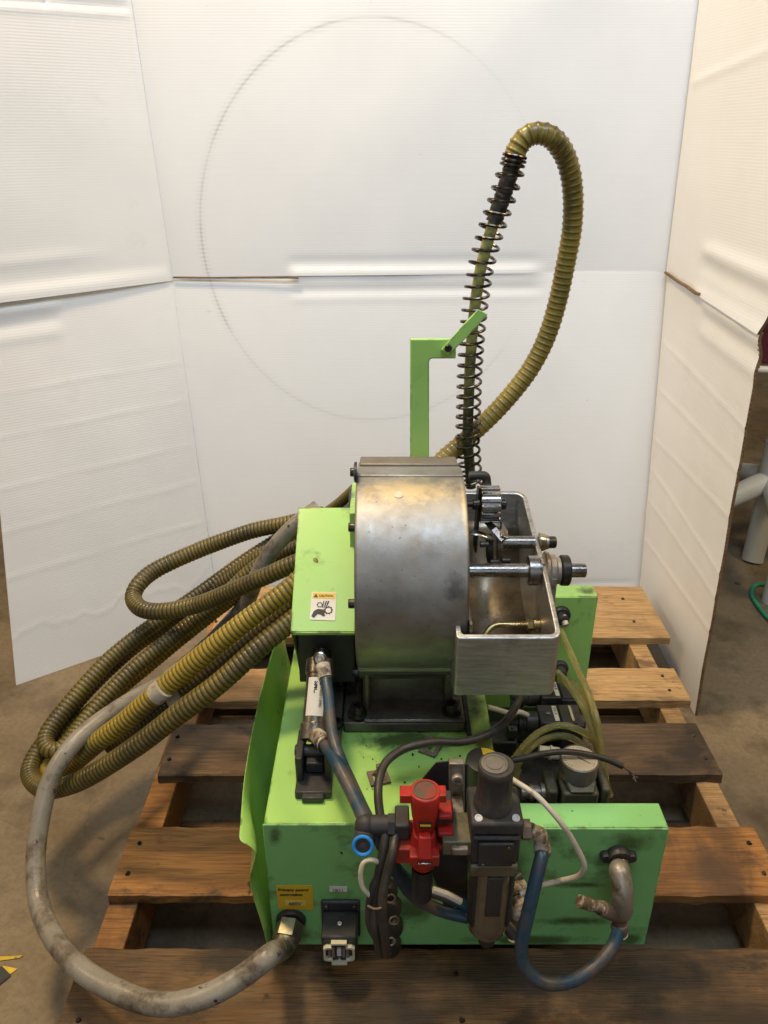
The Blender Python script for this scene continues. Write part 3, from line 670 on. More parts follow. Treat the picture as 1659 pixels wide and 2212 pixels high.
m.add([V((x, y, rimz(y))) for x, y in po] + [V((x, y, rimz(y))) for x, y in pi2] + [V((x, y, botz(y))) for x, y in po] + [V((x, y, botz(y))) for x, y in pi2],
      [q for i in range(n_ - 1) for q in ((i, i + 1, i + 1 + n_, i + n_), (i, i + 2 * n_, i + 1 + 2 * n_, i + 1), (i + n_, i + 1 + n_, i + 1 + 3 * n_, i + 3 * n_), (i + 2 * n_, i + 3 * n_, i + 1 + 3 * n_, i + 1 + 2 * n_))] + [(0, n_, 3 * n_, 2 * n_), (n_ - 1, 3 * n_ - 1, 4 * n_ - 1, 2 * n_ - 1)])
cham = part('side_chamber', m, brushed, bev=.0016, seg=3, smooth=40)
m = MB(); fpts = [(.8075, .550), (.815, .520), (.84, .502), (.90, .490), (.98, .494), (1.05, .520), (1.085, .565), (1.096, .60), (1.1035, .612)]
v = []; 
for x in (.103, WX - T - .0003): v += [V((x, y, z)) for y, z in fpts]
n_ = len(fpts); m.add(v, [(i, i + 1, i + 1 + n_, i + n_) for i in range(n_ - 1)])
ch_ = part('chamber_lining', m, castin, cham); s_ = ch_.modifiers.new('t', 'SOLIDIFY'); s_.thickness = .003
m = MB(); m.box((.1085, .81, .50), (.1115, 1.10, .612)); part('chamber_wall', m, castin, cham)
# bosses outside the wall
SC = V((0, .928, .622))
m = MB(); m.lathe(SC + V((WX - .001, 0, 0)), (1, 0, 0), [(.027, 0), (.026, .005), (.0225, .006), (.0225, .014), (.019, .015), (.019, .021)], 28)
m.box((WX, .905, .585), (WX + .013, .951, .622)); part('bearing_boss', m, greypipe, cham, bev=.001)
m = MB(); m.lathe(SC + V((WX + .0205, 0, 0)), (1, 0, 0), [(.020, 0), (.0215, .0015), (.0215, .011), (.020, .0125)], 30); part('clamp_ring', m, darksteel, cham)
m = MB(); m.cyl(SC + V((.1085, 0, 0)), SC + V((.280, 0, 0)), .0098, ch=.0008); shaft = part('main_shaft', m, steel)
m = MB(); m.lathe(SC + V((.199, 0, 0)), (1, 0, 0), [(.019, 0), (.021, .001), (.021, .015), (.019, .0165)], 30); m.cyl(SC + V((.2155, 0, 0)), SC + V((.217, 0, 0)), .018); part('shaft_collar', m, steel, shaft)
SC2 = V((0, .981, .638))
m = MB(); m.cyl(SC2 + V((.170, 0, 0)), SC2 + V((WX - T, 0, 0)), .0092); sec = part('spacer_shaft', m, steel)
m = MB(); m.lathe(SC2 + V((WX, 0, 0)), (1, 0, 0), [(.014, 0), (.012, .008), (.0115, .009)], 22); m.lathe(SC2 + V((WX + .009, 0, 0)), (1, 0, 0), [(.0105, 0), (.0105, .0035)], 22); part('boss', m, nickel, sec)
m = MB(); m.socket(SC2 + V((WX + .0125, 0, 0)), (1, 0, 0), .0088, .0115); part('cap_screw', m, darksteel, sec)
# gear wheel
GC = V((.1515, 1.0, .690)); m = MB(); n = 15; po = []
for i in range(n):
    for fr, rr in ((-.30, .0225), (-.22, .0268), (.22, .0268), (.30, .0225)):
        a = 2 * math.pi * (i + fr) / n; po.append(GC + V((-.0135, math.cos(a) * rr, math.sin(a) * rr)))
m.prism(po, (.027, 0, 0)); gear = part('gear_wheel', m, steel, bev=.0005)
m = MB(); m.cyl((.109, 1.0, .690), (.174, 1.0, .690), .0045); m.cyl((.127, 1.0, .690), (.1375, 1.0, .690), .0082, ch=.001); m.cyl((.1652, 1.0, .690), (.175, 1.0, .690), .0080, ch=.001); part('gear_axle', m, darksteel, gear)
m = MB(); m.prism([(.1345, 1.0, .610), (.1345, .992, .66), (.1345, 1.0, .715), (.1345, 1.02, .71), (.1345, 1.03, .61)], (.003, 0, 0)); part('gear_bracket', m, darksteel, gear, bev=.0006)
m = MB(); m.tube(cr([PY(1013, 1028, 1.02), PY(1032, 1027, 1.02), PY(1047, 1028, 1.02), PY(1051, 1036, 1.02), PY(1051, 1046, 1.018)], 5), .0065, 14); elb = part('elbow_fitting', m, blackp)
m = MB(); n = 24; po = []
c_ = PY(1051, 1042, 1.018)
for i in range(n * 2):
    a = math.pi * i / n; rr = .0072 if i % 2 else .0066; po.append(c_ + V((math.cos(a) * rr, math.sin(a) * rr, 0)))
m.prism(po, (0, 0, -.015)); part('knurled_nut', m, brass, elb)
# blades and holders
m = MB()
def plate(pts, vec, mat, parent=None, name='blade', bev=.0005):
    mm = MB(); mm.prism(pts, vec); return part(name, mm, mat, parent or mac, bev=bev)
hold = plate([PY(1066, 1167, .955), PY(1066, 1217, .955), PY(1053, 1216, .955), PY(1053, 1168, .955)], (0, .02, 0), darksteel, None, 'blade_holder')
plate([PY(1088, 1166, .955), PY(1086, 1216, .955), PY(1075, 1217, .955), PY(1076, 1163, .955)], (0, .02, 0), steel, hold, 'clamp_bar')
plate([PY(1046, 1131, .985), PY(1052, 1128, .985), PY(1085, 1160, .955), PY(1078, 1167, .955)], (.003, .006, .003), darksteel, hold)
plate([PY(1080, 1127, .985), PY(1094, 1150, .965), PY(1095, 1166, .955), PY(1080, 1160, .955)], (.0022, .001, .002), steel, hold)
plate([PY(1060, 1145, .97), PY(1072, 1138, .97), PY(1092, 1163, .957), PY(1083, 1170, .95)], (.002, .004, -.004), steel, hold)
mm = MB(); mm.add([PY(1014, 1143, .97), PY(1032, 1145, .965), PY(1050, 1152, .96), PY(1069, 1163, .955), PY(1069, 1168, .950), PY(1050, 1163, .95), PY(1032, 1156, .95), PY(1014, 1154, .95)], [(0, 1, 6, 7), (1, 2, 5, 6), (2, 3, 4, 5)])
b_ = part('curved_blade', mm, steel, hold); b_.modifiers.new('t', 'SOLIDIFY').thickness = .0015
for px, py in ((1046, 1176), (1093, 1211), (1068, 1214)):
    mm = MB(); p = PY(px, py, .95); mm.cyl(p - V((.006, 0, 0)), p + V((.006, 0, 0)), .0042, ch=.0005); part('pin', mm, darksteel, hold)
# brass rod in the chamber
rz = V((.0, .896, .553))
m = MB(); m.tube(cr([rz + V((.125, -.028, -.035)), rz + V((.133, -.02, -.022)), rz + V((.145, -.006, -.005)), rz + V((.158, 0, 0)), rz + V((.18, 0, 0)), rz + V((.199, 0, 0))], 6), .0042, 14); rod = part('nozzle_rod', m, brass)
m = MB(); m.hexn(rz + V((.199, 0, 0)), rz + V((.207, 0, 0)), .0085); m.cyl(rz + V((.2075, 0, 0)), rz + V((.2105, 0, 0)), .0105); m.cyl(rz + V((.211, 0, 0)), rz + V((.2165, 0, 0)), .009)
for k in range(6): m.torus(rz + V((.187 + .002 * k, 0, 0)), (1, 0, 0), .0042, .0007, 18, 6)
part('lock_nut', m, brass, rod)

# --- air cylinder on the left
a1 = V((-.0905, .900, .490)); a0 = V((-.0965, .815, .417)); ax = (a1 - a0).normalized(); Lc = (a1 - a0).length
m = MB(); m.lathe(a0, ax, [(.0185, 0), (.0205, .001), (.0205, .022), (.0182, .0235), (.0182, Lc - .022), (.0205, Lc - .021), (.0205, Lc), (.0185, Lc + .001)], 32)
acyl = part('air_cylinder', m, nickel)
m = MB(); m.cyl(a1 + ax * .0012, a1 + ax * .014, .0135, n=28)
for k in range(5): m.torus(a1 + ax * (.003 + .0022 * k), ax, .0135, .0008, 26, 6)
part('rod_nut', m, darksteel, acyl)
# wrap label on the barrel
xv, yv = frame(ax); cam_d = (C0 - a0).normalized(); nn = (cam_d - ax * cam_d.dot(ax)).normalized(); tt = ax.cross(nn).normalized()
if tt.x < 0: tt = -tt
m = MB(); v = []; nl = 8
for h in (Lc * .28, Lc * .75):
    for i in range(nl + 1):
        t = math.radians(-52 + 82 * i / nl); v.append(a0 + ax * h + (nn * math.cos(t) + tt * math.sin(t)) * .0185)
m.add(v, [(i, i + 1, i + 2 + nl, i + 1 + nl) for i in range(nl)]); lb = part('cylinder_label', m, paper, acyl)
text('SMC', a0 + ax * Lc * .70 + (nn * .95 - tt * .32) * .0188, -ax, tt, .0085, ink, acyl, .0004, bold=.0003)
text('MAX.PRESS 1.0MPa', a0 + ax * Lc * .73 + (nn * 1.0 + tt * .12) * .0188, -ax, tt, .0048, ink, acyl, .0004)
# fittings and the two ports
f1 = K(690, 1424, 1.075); m = MB(); m.lathe(f1 + V((0, .02, -.012)), (0, -.86, .5), [(.010, 0), (.010, .014), (.0098, .017), (.0075, .018), (.0068, .0165), (.0035, .0165), (.003, .019)], 22); part('banjo_fitting', m, nickel, acyl)
m = MB(); m.cyl(K(697, 1436, 1.075), K(704, 1468, 1.062), .0105, .0088, ch=.0008); f_ = part('push_fitting', m, whitep, acyl)
m = MB(); m.torus(K(704, 1466, 1.063), K(704, 1468, 1.062) - K(697, 1436, 1.075), .0090, .0008); m.torus(K(705, 1474, 1.060), K(704, 1468, 1.062) - K(697, 1436, 1.075), .0085, .0010); part('release_ring', m, darksteel, f_)
m = MB(); m.tube(cr([K(672, 1585, 1.075), K(681, 1588, 1.055), K(690, 1594, 1.04), K(703, 1609, 1.02)], 4), .0112, 16); f_ = part('push_fitting', m, whitep, acyl)
m = MB(); d_ = K(703, 1609, 1.02) - K(694, 1598, 1.035); m.torus(K(700, 1606, 1.025), d_, .0112, .0009); m.torus(K(705, 1612, 1.017), d_, .0105, .0012); part('release_ring', m, darksteel, f_)
# clevis bracket
c0 = V((-.098, .775, ZT))
m = MB()
m.box((-.116, .742, ZT + .0005), (-.076, .815, ZT + .012)); m.box((-.116, .760, ZT + .008), (-.108, .812, ZT + .050)); m.box((-.084, .760, ZT + .008), (-.076, .812, ZT + .050))
m.cyl((-.119, .79, ZT + .034), (-.073, .79, ZT + .034), .008); m.box((-.106, .772, ZT + .014), (-.086, .80, ZT + .030)); m.box((-.108, .735, ZT + .0005), (-.084, .744, ZT + .010))
m.v = [V((-.094, .79, ZT)) + V(((p.x + .096) * 1.22, (p.y - .775) * 1.1, (p.z - ZT) * 1.05)) for p in m.v]; part('clevis_bracket', m, blackp, acyl, bev=.002)
# blue air hoses
def hosepath(name, pts, r, mat, n=14, par=mac, step=6):
    mm = MB(); mm.tube(cr(pts, step), r, n); return part(name, mm, mat, par)
hosepath('blue_air_hose', [K(704, 1468, 1.060), K(709, 1500, 1.045), K(712, 1540, 1.03), K(719, 1590, 1.01), K(735, 1640, .985), K(762, 1700, .955), K(790, 1760, .925), K(812, 1800, .91), K(850, 1872, .94), K(890, 1932, .97), K(946, 1965, .985), K(1010, 1982, .985)], .0078, bluehose)
hosepath('blue_air_hose', [K(700, 1606, 1.02), K(712, 1622, 1.005), K(730, 1652, .975), K(758, 1707, .945), K(782, 1758, .915), K(790, 1785, .90)], .0088, bluehose)
hosepath('blue_air_hose', [K(835, 1842, .945), K(862, 1884, .97), K(905, 1916, .985), K(960, 1934, .99), K(1010, 1958, .99)], .0078, bluehose)
# white paper strip on the hose
m = MB(); m.tube([K(935, 1922, .970), K(965, 1932, .972), K(996, 1948, .975)], .0042, 8); part('hose_marker', m, paper)

# --- post and spring guide behind
PYb = 1.13
m = MB(); 
outline = [(886, 990 + 120), (886, 733), (985, 733), (985, 775), (932, 775), (927, 780), (927, 990 + 120)]
m.prism([PY(x, y, PYb) for x, y in outline], (0, .010, 0)); post = part('guide_post', m, green, bev=.0015)
m = MB(); m.prism([PY(953, 756, PYb - .006), PY(966, 771, PYb - .006), PY(1000, 738, PYb - .006), PY(1054, 679, PYb - .006), PY(1033, 669, PYb - .006), PY(1000, 703, PYb - .006)], (0, .0055, 0)); part('guide_strap', m, green, post, bev=.001)
m = MB(); m.socket(PY(968, 751, PYb - .0065), (0, -1, 0), .0055, .006); part('bolt', m, darksteel, post)
YL = 1.2
cl = [(1113, 336), (1098, 387), (1080, 443), (1061, 497), (1050, 536), (1039, 577), (1033, 612), (1026, 662), (1020, 722), (1015, 796), (1013, 852), (1011, 908), (1010, 945), (1014, 1000), (1018, 1060)]
cp = resample(cr([PY(x, y, YL) for x, y in cl], 16), .001)
m = MB(); pts = []; ph = 0; tot = len(cp)
for i in range(0, tot * 2):
    t = i / (tot * 2 - 1); k = t * (tot - 1); a = cp[int(k)]; d = (cp[min(int(k) + 6, tot - 1)] - cp[max(int(k) - 6, 0)]).normalized()
    pitch = .0178 - .0012 * t if t > .03 else .006
    ph += 2 * math.pi * (tot * .001 / (tot * 2)) / pitch
    x = V((1, 0, 0)); x = (x - d * x.dot(d)).normalized(); y = d.cross(x); pts.append(a + (x * math.cos(ph) + y * math.sin(ph)) * (.0186 if t > .03 else .0165))
m.tube(resample(pts, .0035), .0023, 8); part('coil_spring', m, spring)
mm = MB(); mm.tube(cp[::8], .0088, 16); part('inner_tube', mm, innertube)
stains(innertube, [((.13, 1.2, .66), (.08, .2, .22)), ((.13, 1.2, .74), (.08, .2, .2))], (.022, .021, .018), 30)
n_b = next(i for i, p in enumerate(cp) if p.z < PY(1066, 484, YL).z)
mm = MB(); mm.tube(cp[:n_b:4], .0, 16, rf=lambda L, k: .0122 + .0007 * math.sin(L * 700)); part('rubber_sleeve', mm, rubber)

# --- ribbed hoses: own things
def ribbed(name, label, pts, r, mat, pitch=.0082, amp=.08, dens=14, group=None, parent=None, sharp=False):
    P = resample(cr(pts, 14), pitch / 7)
    def prof(L):
        t = (L / pitch) % 1
        if sharp: return g(min(t, 1 - t), .14)      # narrow raised rib
        return 1 - abs(math.cos(math.pi * t)) ** 5
    if sharp:
        rf = lambda L, k: r * (1 - amp * .6 + amp * 1.2 * prof(L)); gf = lambda L, k: .85 * g(((L / pitch) % 1) - .22, .10) + .25 * g(((L / pitch) % 1) - .85, .08)
    else:
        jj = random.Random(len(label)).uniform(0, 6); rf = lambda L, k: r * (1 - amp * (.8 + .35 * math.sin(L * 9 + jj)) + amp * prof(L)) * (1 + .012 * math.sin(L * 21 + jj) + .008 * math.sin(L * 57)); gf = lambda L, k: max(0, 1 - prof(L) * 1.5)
    mm = MB(); mm.tube(P, r, dens, rf, gf)
    return build(name, mm, mat, parent, smooth=180)
lp = [(940, 1010), (965, 985), (1000, 955), (1060, 900), (1110, 845), (1150, 790), (1182, 725), (1205, 650), (1222, 570), (1236, 490), (1237, 410), (1224, 345), (1195, 300), (1160, 288), (1130, 302), (1108, 340)]
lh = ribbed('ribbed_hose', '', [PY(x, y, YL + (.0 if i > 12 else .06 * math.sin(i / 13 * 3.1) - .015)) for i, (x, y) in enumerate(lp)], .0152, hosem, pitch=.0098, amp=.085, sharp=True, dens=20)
tag(lh, 'tall looping ribbed olive hose arching above the machine into the coil spring', 'hose', 'ribbed olive hoses')
HP = []
def H(label, pts, mat, r=.0152, pitch=.0078, amp=.085):
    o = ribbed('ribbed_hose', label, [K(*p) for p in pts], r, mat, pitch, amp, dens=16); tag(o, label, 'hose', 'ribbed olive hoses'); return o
H('ribbed olive hose in the short upper loop in front of the white left flap',
  [(700, 1110, 1.42), (623, 1130, 1.44), (560, 1143, 1.46), (516, 1156, 1.47), (430, 1188, 1.49), (344, 1227, 1.47), (303, 1258, 1.44), (288, 1291, 1.42), (308, 1316, 1.38), (357, 1320, 1.36), (430, 1305, 1.34), (516, 1270, 1.29), (580, 1242, 1.26), (640, 1216, 1.24), (690, 1200, 1.23)], hosed)
H('lowest and longest ribbed hose, its outer bend nearest the bottom left over the concrete',
  [(700, 1290, 1.13), (626, 1345, 1.12), (559, 1399, 1.11), (473, 1476, 1.11), (387, 1541, 1.12), (301, 1607, 1.14), (215, 1664, 1.17), (150, 1696, 1.20), (95, 1704, 1.24), (66, 1677, 1.28), (72, 1642, 1.31), (104, 1592, 1.34), (152, 1530, 1.38), (215, 1462, 1.42), (290, 1395, 1.46), (365, 1345, 1.48), (450, 1280, 1.47), (516, 1235, 1.45), (572, 1197, 1.42), (650, 1155, 1.40)], hosed, r=.0155)
H('bright yellow ribbed hose with masking tape wrapped round it',
  [(690, 1215, 1.14), (619, 1276, 1.13), (537, 1337, 1.13), (451, 1405, 1.14), (365, 1476, 1.16), (279, 1551, 1.18), (215, 1600, 1.20), (165, 1643, 1.23), (128, 1672, 1.27), (106, 1668, 1.30), (112, 1640, 1.33), (160, 1572, 1.37), (230, 1510, 1.40), (322, 1432, 1.43), (420, 1352, 1.44), (500, 1290, 1.43), (572, 1240, 1.41), (650, 1190, 1.38)], hosey, r=.0158)
H('dark ribbed hose running between the taped yellow hose and the lowest one',
  [(700, 1250, 1.19), (632, 1303, 1.18), (537, 1379, 1.18), (430, 1463, 1.19), (374, 1508, 1.20), (300, 1568, 1.22), (240, 1612, 1.25)], hosed, r=.0150)
H('ribbed hose making the small inner bend, its two strands nearest the white left flap',
  [(690, 1160, 1.33), (640, 1185, 1.35), (560, 1222, 1.38), (470, 1300, 1.40), (387, 1365, 1.40), (301, 1434, 1.38), (241, 1492, 1.36), (185, 1556, 1.33), (148, 1604, 1.30), (122, 1622, 1.29), (101, 1612, 1.30), (104, 1582, 1.32), (142, 1530, 1.35), (193, 1470, 1.38), (250, 1412, 1.41), (330, 1350, 1.44), (420, 1290, 1.46), (520, 1218, 1.47), (640, 1140, 1.47)], hosed, r=.0145)
m = MB()
P = [K(356, 1484, 1.157), K(346, 1493, 1.160), K(336, 1501, 1.163)]
m.tube(cr(P, 4), .0172, 18)
m.tube(cr([K(398, 1500, 1.19), K(385, 1512, 1.192), K(376, 1519, 1.194)], 4), .0165, 16)
tp = build('masking_tape', m, tapem, smooth=60); tag(tp, 'band of dirty masking tape tying two ribbed hoses together', 'tape')

# --- grey power conduit
cpth = [(631, 2006, .985), (617, 2032, .965), (585, 2062, .955), (532, 2103, .945), (470, 2140, .94), (418, 2160, .94), (361, 2170, .945), (300, 2160, .955), (235, 2132, .97), (171, 2090, 1.0), (114, 2022, 1.05), (84, 1949, 1.10), (77, 1865, 1.13), (84, 1789, 1.15), (106, 1694, 1.165), (141, 1630, 1.18), (190, 1577, 1.21), (266, 1523, 1.26), (330, 1487, 1.31), (365, 1463, 1.35), (430, 1410, 1.42), (490, 1350, 1.46), (533, 1300, 1.40), (555, 1246, 1.33), (578, 1203, 1.31), (610, 1162, 1.29), (645, 1128, 1.28), (690, 1095, 1.28)]
m = MB(); g0 = PY(629, 1985, .710); g1 = V((-.14, -.93, -.16)).normalized(); P = resample(cr([g0 + g1 * .026, g0 + g1 * .038] + [K(*p) for p in cpth[2:]], 14), .0022)
m.tube(P, .0142, 18, rf=lambda L, k: .0140 * (1 + .005 * math.sin(L * 2 * math.pi / .006)))
cdt = build('power_conduit', m, conduitm, smooth=180); tag(cdt, 'smooth grey conduit curving in a wide arc from the brass gland to behind the machine', 'conduit')
# thin dark hose behind belt cover
o = ribbed('ribbed_hose', '', [PY(768, 1055, 1.22), PY(735, 1085, 1.24), PY(700, 1110, 1.27), PY(650, 1140, 1.32), PY(600, 1190, 1.40)], .0095, hosed, pitch=.006, amp=.12); tag(o, 'thin dark ribbed hose coming out above the green belt cover', 'hose')

# --- front face details
FY = YF - .003
def face(px, py): return PY(px, py, FY)
q = [face(596, 1912), face(675, 1912), face(677, 1964), face(602, 1962)]
ys = decal('voltage_sticker', q, yellow, fp)
xa = V((1, 0, 0)); ya = V((0, 0, 1)); W_ = (q[1] - q[0]).x; H_ = q[0].z - q[3].z
text('Primary power', q[0] + V((W_ * .05, 0, -H_ * .22)), xa, ya, .0068, ink, ys, .0014, bold=.00022)
text('connection', q[0] + V((W_ * .09, 0, -H_ * .42)), xa, ya, .0068, ink, ys, .0014, bold=.00022)
wq = [face(616, 1943), face(661, 1944), face(661, 1955), face(617, 1954)]
nF = V((0, -1, 0)); m = MB(); m.prism([p + nF * .0012 for p in wq], nF * .0003); build('voltage_strip', m, M('pale_yellow_tape', (.75, .55, .12), rough=.5), ys)
text('480V', wq[3] + V((.004, 0, .0008)), xa, ya, .0085, greyink, ys, .0018, bold=.0002)
q = [face(712, 1913), face(750, 1914), face(750, 1925), face(712, 1925)]
pl = decal('cable_label', q, paper, fp)
text('1X11', q[3] + V((.0035, 0, .0010)), xa, ya, .0070, greyink, pl, .0014, bold=.0001)
# power gland
gc = face(629, 1985); m = MB(); m.lathe(gc, (0, -1, 0), [(.0205, 0), (.0205, .005), (.019, .007)], 28); gl = part('cable_gland', m, rubber)
gd = V((-.14, -.93, -.16)).normalized()
m = MB(); m.hexn(gc + gd * .006, gc + gd * .029, .0198); m.cyl(gc + gd * .029, gc + gd * .034, .0172, .0155); part('hex_nut', m, M('dull_brass', (.40, .36, .24), (.28, .25, .16), s=20, rough=.35, metal=.85), gl, bev=.0008)
# black heavy connector with open pale contact frame
c0 = face(736, 1962)
m = MB(); m.box((c0.x - .0265, FY - .006, c0.z - .052), (c0.x + .0265, FY - .0005, c0.z + .020))
m.box((c0.x - .0235, FY - .046, c0.z - .046), (c0.x + .0235, FY - .006, c0.z + .004))
con = part('power_connector', m, blackp, bev=.003)
cz = c0.z - .021; cf = FY - .0465
def cross(w, h, s): return [(-w, -s), (-w, s), (-.8 * w, 1.3 * s), (-.5 * w, 1.3 * s), (-.5 * w, h), (.5 * w, h), (.5 * w, 1.3 * s), (.8 * w, 1.3 * s), (w, s), (w, -s), (.8 * w, -1.3 * s), (.5 * w, -1.3 * s), (.5 * w, -h), (-.5 * w, -h), (-.5 * w, -1.3 * s), (-.8 * w, -1.3 * s)]
oc = cross(.0205, .0215, .0105); ic = cross(.0178, .0188, .0085)
m = MB(); n_ = len(oc)
v = [V((c0.x + x, cf, cz + z)) for x, z in oc] + [V((c0.x + x, cf, cz + z)) for x, z in ic] + [V((c0.x + x, cf - .006, cz + z)) for x, z in oc] + [V((c0.x + x, cf - .006, cz + z)) for x, z in ic]
f = []
for i in range(n_):
    j = (i + 1) % n_
    f += [(i + 2 * n_, j + 2 * n_, j + 3 * n_, i + 3 * n_), (i, j, j + 2 * n_, i + 2 * n_), (i + n_, i + 3 * n_, j + 3 * n_, j + n_)]
m.add(v, f); part('contact_frame', m, cream, con)
m = MB()
for x in (-.013, -.008, .006, .011): m.box((c0.x + x - .0018, cf - .003, cz - .010), (c0.x + x + .0018, cf - .0003, cz + .010))
part('contact', m, greypipe, con)
m = MB(); m.box((c0.x - .0028, cf - .005, cz - .004), (c0.x + .0028, cf - .0003, cz + .008)); m.box((c0.x - .0012, cf - .004, cz - .017), (c0.x + .0012, cf - .0003, cz - .013)); part('metal_latch', m, whitemetal, con)
m = MB()
for dx in (-.019, .019): m.socket(V((c0.x + dx, FY - .006, c0.z + .012)), (0, -1, 0), .0032, .003)
m.socket(V((c0.x, FY - .046, c0.z - .002)) + V((0, .02, .006)), (0, -.3, 1), .003, .002); part('screw', m, steel, con)
# gland column with cable bundle
col = None; m = MB()
for px, py, r in ((828, 1915, .019), (838, 1950, .0185), (842, 1992, .0185), (838, 2032, .0185)):
    p = face(px, py); m.lathe(p, (0, -1, 0), [(r, 0), (r, .010), (r * .9, .014), (r * .8, .015)], 24)
gcol = part('gland_block', m, rubber)
for px, py in ((843, 1941), (851, 1988), (843, 2034)):
    p = PY(px, py, FY - .017); mm = MB(); mm.torus(p, (0.2, -1, .2), .0062, .0016, 22, 8); part('gland_ring', mm, greypipe, gcol)
hosepath('signal_cable', [K(1125, 1500, 1.15), K(1112, 1530, 1.10), K(1085, 1565, 1.06), K(1040, 1592, 1.035), K(990, 1603, 1.025), K(945, 1602, 1.02), K(905, 1608, 1.015), K(868, 1620, 1.01), K(835, 1645, .995), K(820, 1680, .975), K(817, 1720, .955), K(822, 1765, .925), K(832, 1800, .90), K(826, 1850, .895), K(816, 1900, .90), K(808, 1960, .905), K(812, 2010, .905), K(822, 2060, .92)], .0056, rubber)
hosepath('signal_cable', [K(856, 1800, .90), K(848, 1840, .885), K(838, 1880, .885), K(828, 1930, .885), K(826, 1980, .89), K(832, 2030, .90), K(836, 2062, .915)], .0054, rubber)
hosepath('signal_cable', [K(822, 1880, .90), K(806, 1920, .90), K(797, 1965, .905), K(800, 2000, .91), K(815, 2030, .915), K(828, 2058, .93)], .0050, rubber)
hosepath('loop_wire', [K(830, 1868, .90), K(805, 1858, .89), K(787, 1862, .888), K(779, 1885, .89), K(783, 1915, .895), K(800, 1935, .90)], .0030, cream)
m = MB(); m.tube(cr([K(795, 1957, .893), K(808, 1963, .885), K(820, 1962, .882), K(833, 1956, .885)], 5), .0013, 8); part('cable_tie', m, clay)
# cable clips on the top
for (px, py), rz_ in (((818, 1681), .25), ((930, 1618), 1.1)):
    p = PZ(px, py, ZT + .001); m = MB(); R = Matrix.Rotation(rz_, 3, 'Z')
    for s in (-1, 1):
        m.box(p + V((-.014, s * .010 - .003, 0)), p + V((.014, s * .010 + .003, .003)), R, p); m.box(p + V((s * .011 - .003, -.013, .0005)), p + V((s * .011 + .003, .013, .0035)), R, p)
    m.torus(p + V((0, 0, .009)), R @ V((0, 1, 0)), .0066, .0012, 20, 6); m.box(p + V((-.003, -.003, .014)), p + V((.003, .003, .024)), R, p)
    part('cable_clip', m, clay)
# oil splashes on the cabinet top are dried drips: small raised blots
rnd = random.Random(5)
m = MB()
for k in range(22):
    px = rnd.choice([rnd.gauss(800, 14), rnd.gauss(870, 16), rnd.uniform(760, 1040)]); py = rnd.uniform(1690, 1760) if px < 900 and k % 2 else rnd.uniform(1592, 1665)
    p = PZ(px, py, ZT + .0004); r = rnd.uniform(.0004, .0014) * (1 + (k % 9 == 0)); nv = 9
    v = [p + V((math.cos(2 * math.pi * i / nv) * r * rnd.uniform(.6, 1.5), math.sin(2 * math.pi * i / nv) * r * rnd.uniform(.8, 2), 0)) for i in range(nv)]
    m.prism(v, (0, 0, .0003))
sp_o = part('oil_drips', m, ink, cab); sp_o['kind'] = 'stuff'

# --- filter regulator
FYc = .650
def fz(py): return PY(829, py, FYc).z
ktop = PY(1066, 1651, FYc)
ftx = .1235
def at(z): return V((ftx + (.534 - z) * .03, FYc, z))
zb = .467
kb = at(zb); 
m = MB(); zt = ktop.z; h = zt - zb
n = 60; v = []; f = []
prf = [(.0225, 0), (.0225, .012), (.0205, .018), (.0200, .030), (.0196, h - .010), (.0205, h - .008), (.0205, h - .002), (.0192, h)]
for r, hh_ in prf:
    for i in range(n):
        a = 2 * math.pi * i / n; rr = r - (.0011 if (i % 5 == 0 and .02 < hh_ < h - .009) else 0); v.append(kb + V((math.cos(a) * rr, math.sin(a) * rr, hh_)))
for k in range(len(prf) - 1):
    for i in range(n):
        j = (i + 1) % n; f.append((k * n + i, k * n + j, (k + 1) * n + j, (k + 1) * n + i))
f.append([(len(prf) - 1) * n + i for i in range(n)]); m.add(v, f)
bz1 = .452; bz0 = .352
bm2 = MB(); bb = at(.40)
bm2.box((bb.x - .0300, FYc - .0290, .456), (bb.x + .0300, FYc + .0285, .474)); bm2.box((bb.x - .0285, FYc - .026, .407), (bb.x + .0285, FYc + .026, .4555)); bm2.box((bb.x - .0275, FYc - .030, .447), (bb.x + .0275, FYc - .02, .454))
fr = part('filter_regulator', bm2, dustblack, bev=.004)
part('adjusting_knob', m, dustblack, fr)
kt = at(zt); m = MB(); m.lathe(kt, (0, 0, 1), [(.0150, 0), (.0150, .0012), (.0128, .0016), (.0120, .0006), (.0095, .0006), (.0090, .0016), (0, .0018)], 32); part('knob_cap', m, M('dusty_grey_cap', (.17, .155, .13), (.11, .1, .085), s=60, rough=.6), fr)
for dx in (-.021, .021):
    mm = MB(); mm.lathe(V((bb.x + dx, FYc - .021, .474)), (0, -.25, 1), [(.0045, 0), (.0045, .0018), (.003, .0025), (.0012, .0012)], 16); part('screw', mm, whitemetal, fr)
m = MB(); m.box((bb.x - .020, FYc - .0325, .410), (bb.x + .020, FYc - .0262, .446)); dp = part('gauge_plate', m, blackp, fr, bev=.0015)
m = MB(); m.socket(V((bb.x - .014, FYc - .0325, .414)), (0, -1, 0), .0022, .0015); m.socket(V((bb.x + .014, FYc - .0325, .441)), (0, -1, 0), .0022, .0015); part('screw', m, steel, dp)
m = MB(); m.box((bb.x - .0285, FYc - .0285, .387), (bb.x + .0285, FYc + .027, .4055)); part('bowl_collar', m, olive, fr, bev=.003)
cb = at(.30); m = MB(); m.lathe(cb + V((0, 0, -.048)), (0, 0, 1), [(.008, 0), (.018, .004), (.0245, .014), (.0256, .03), (.0266, .1340)], 40); bowl = part('filter_bowl', m, bowlm, fr)
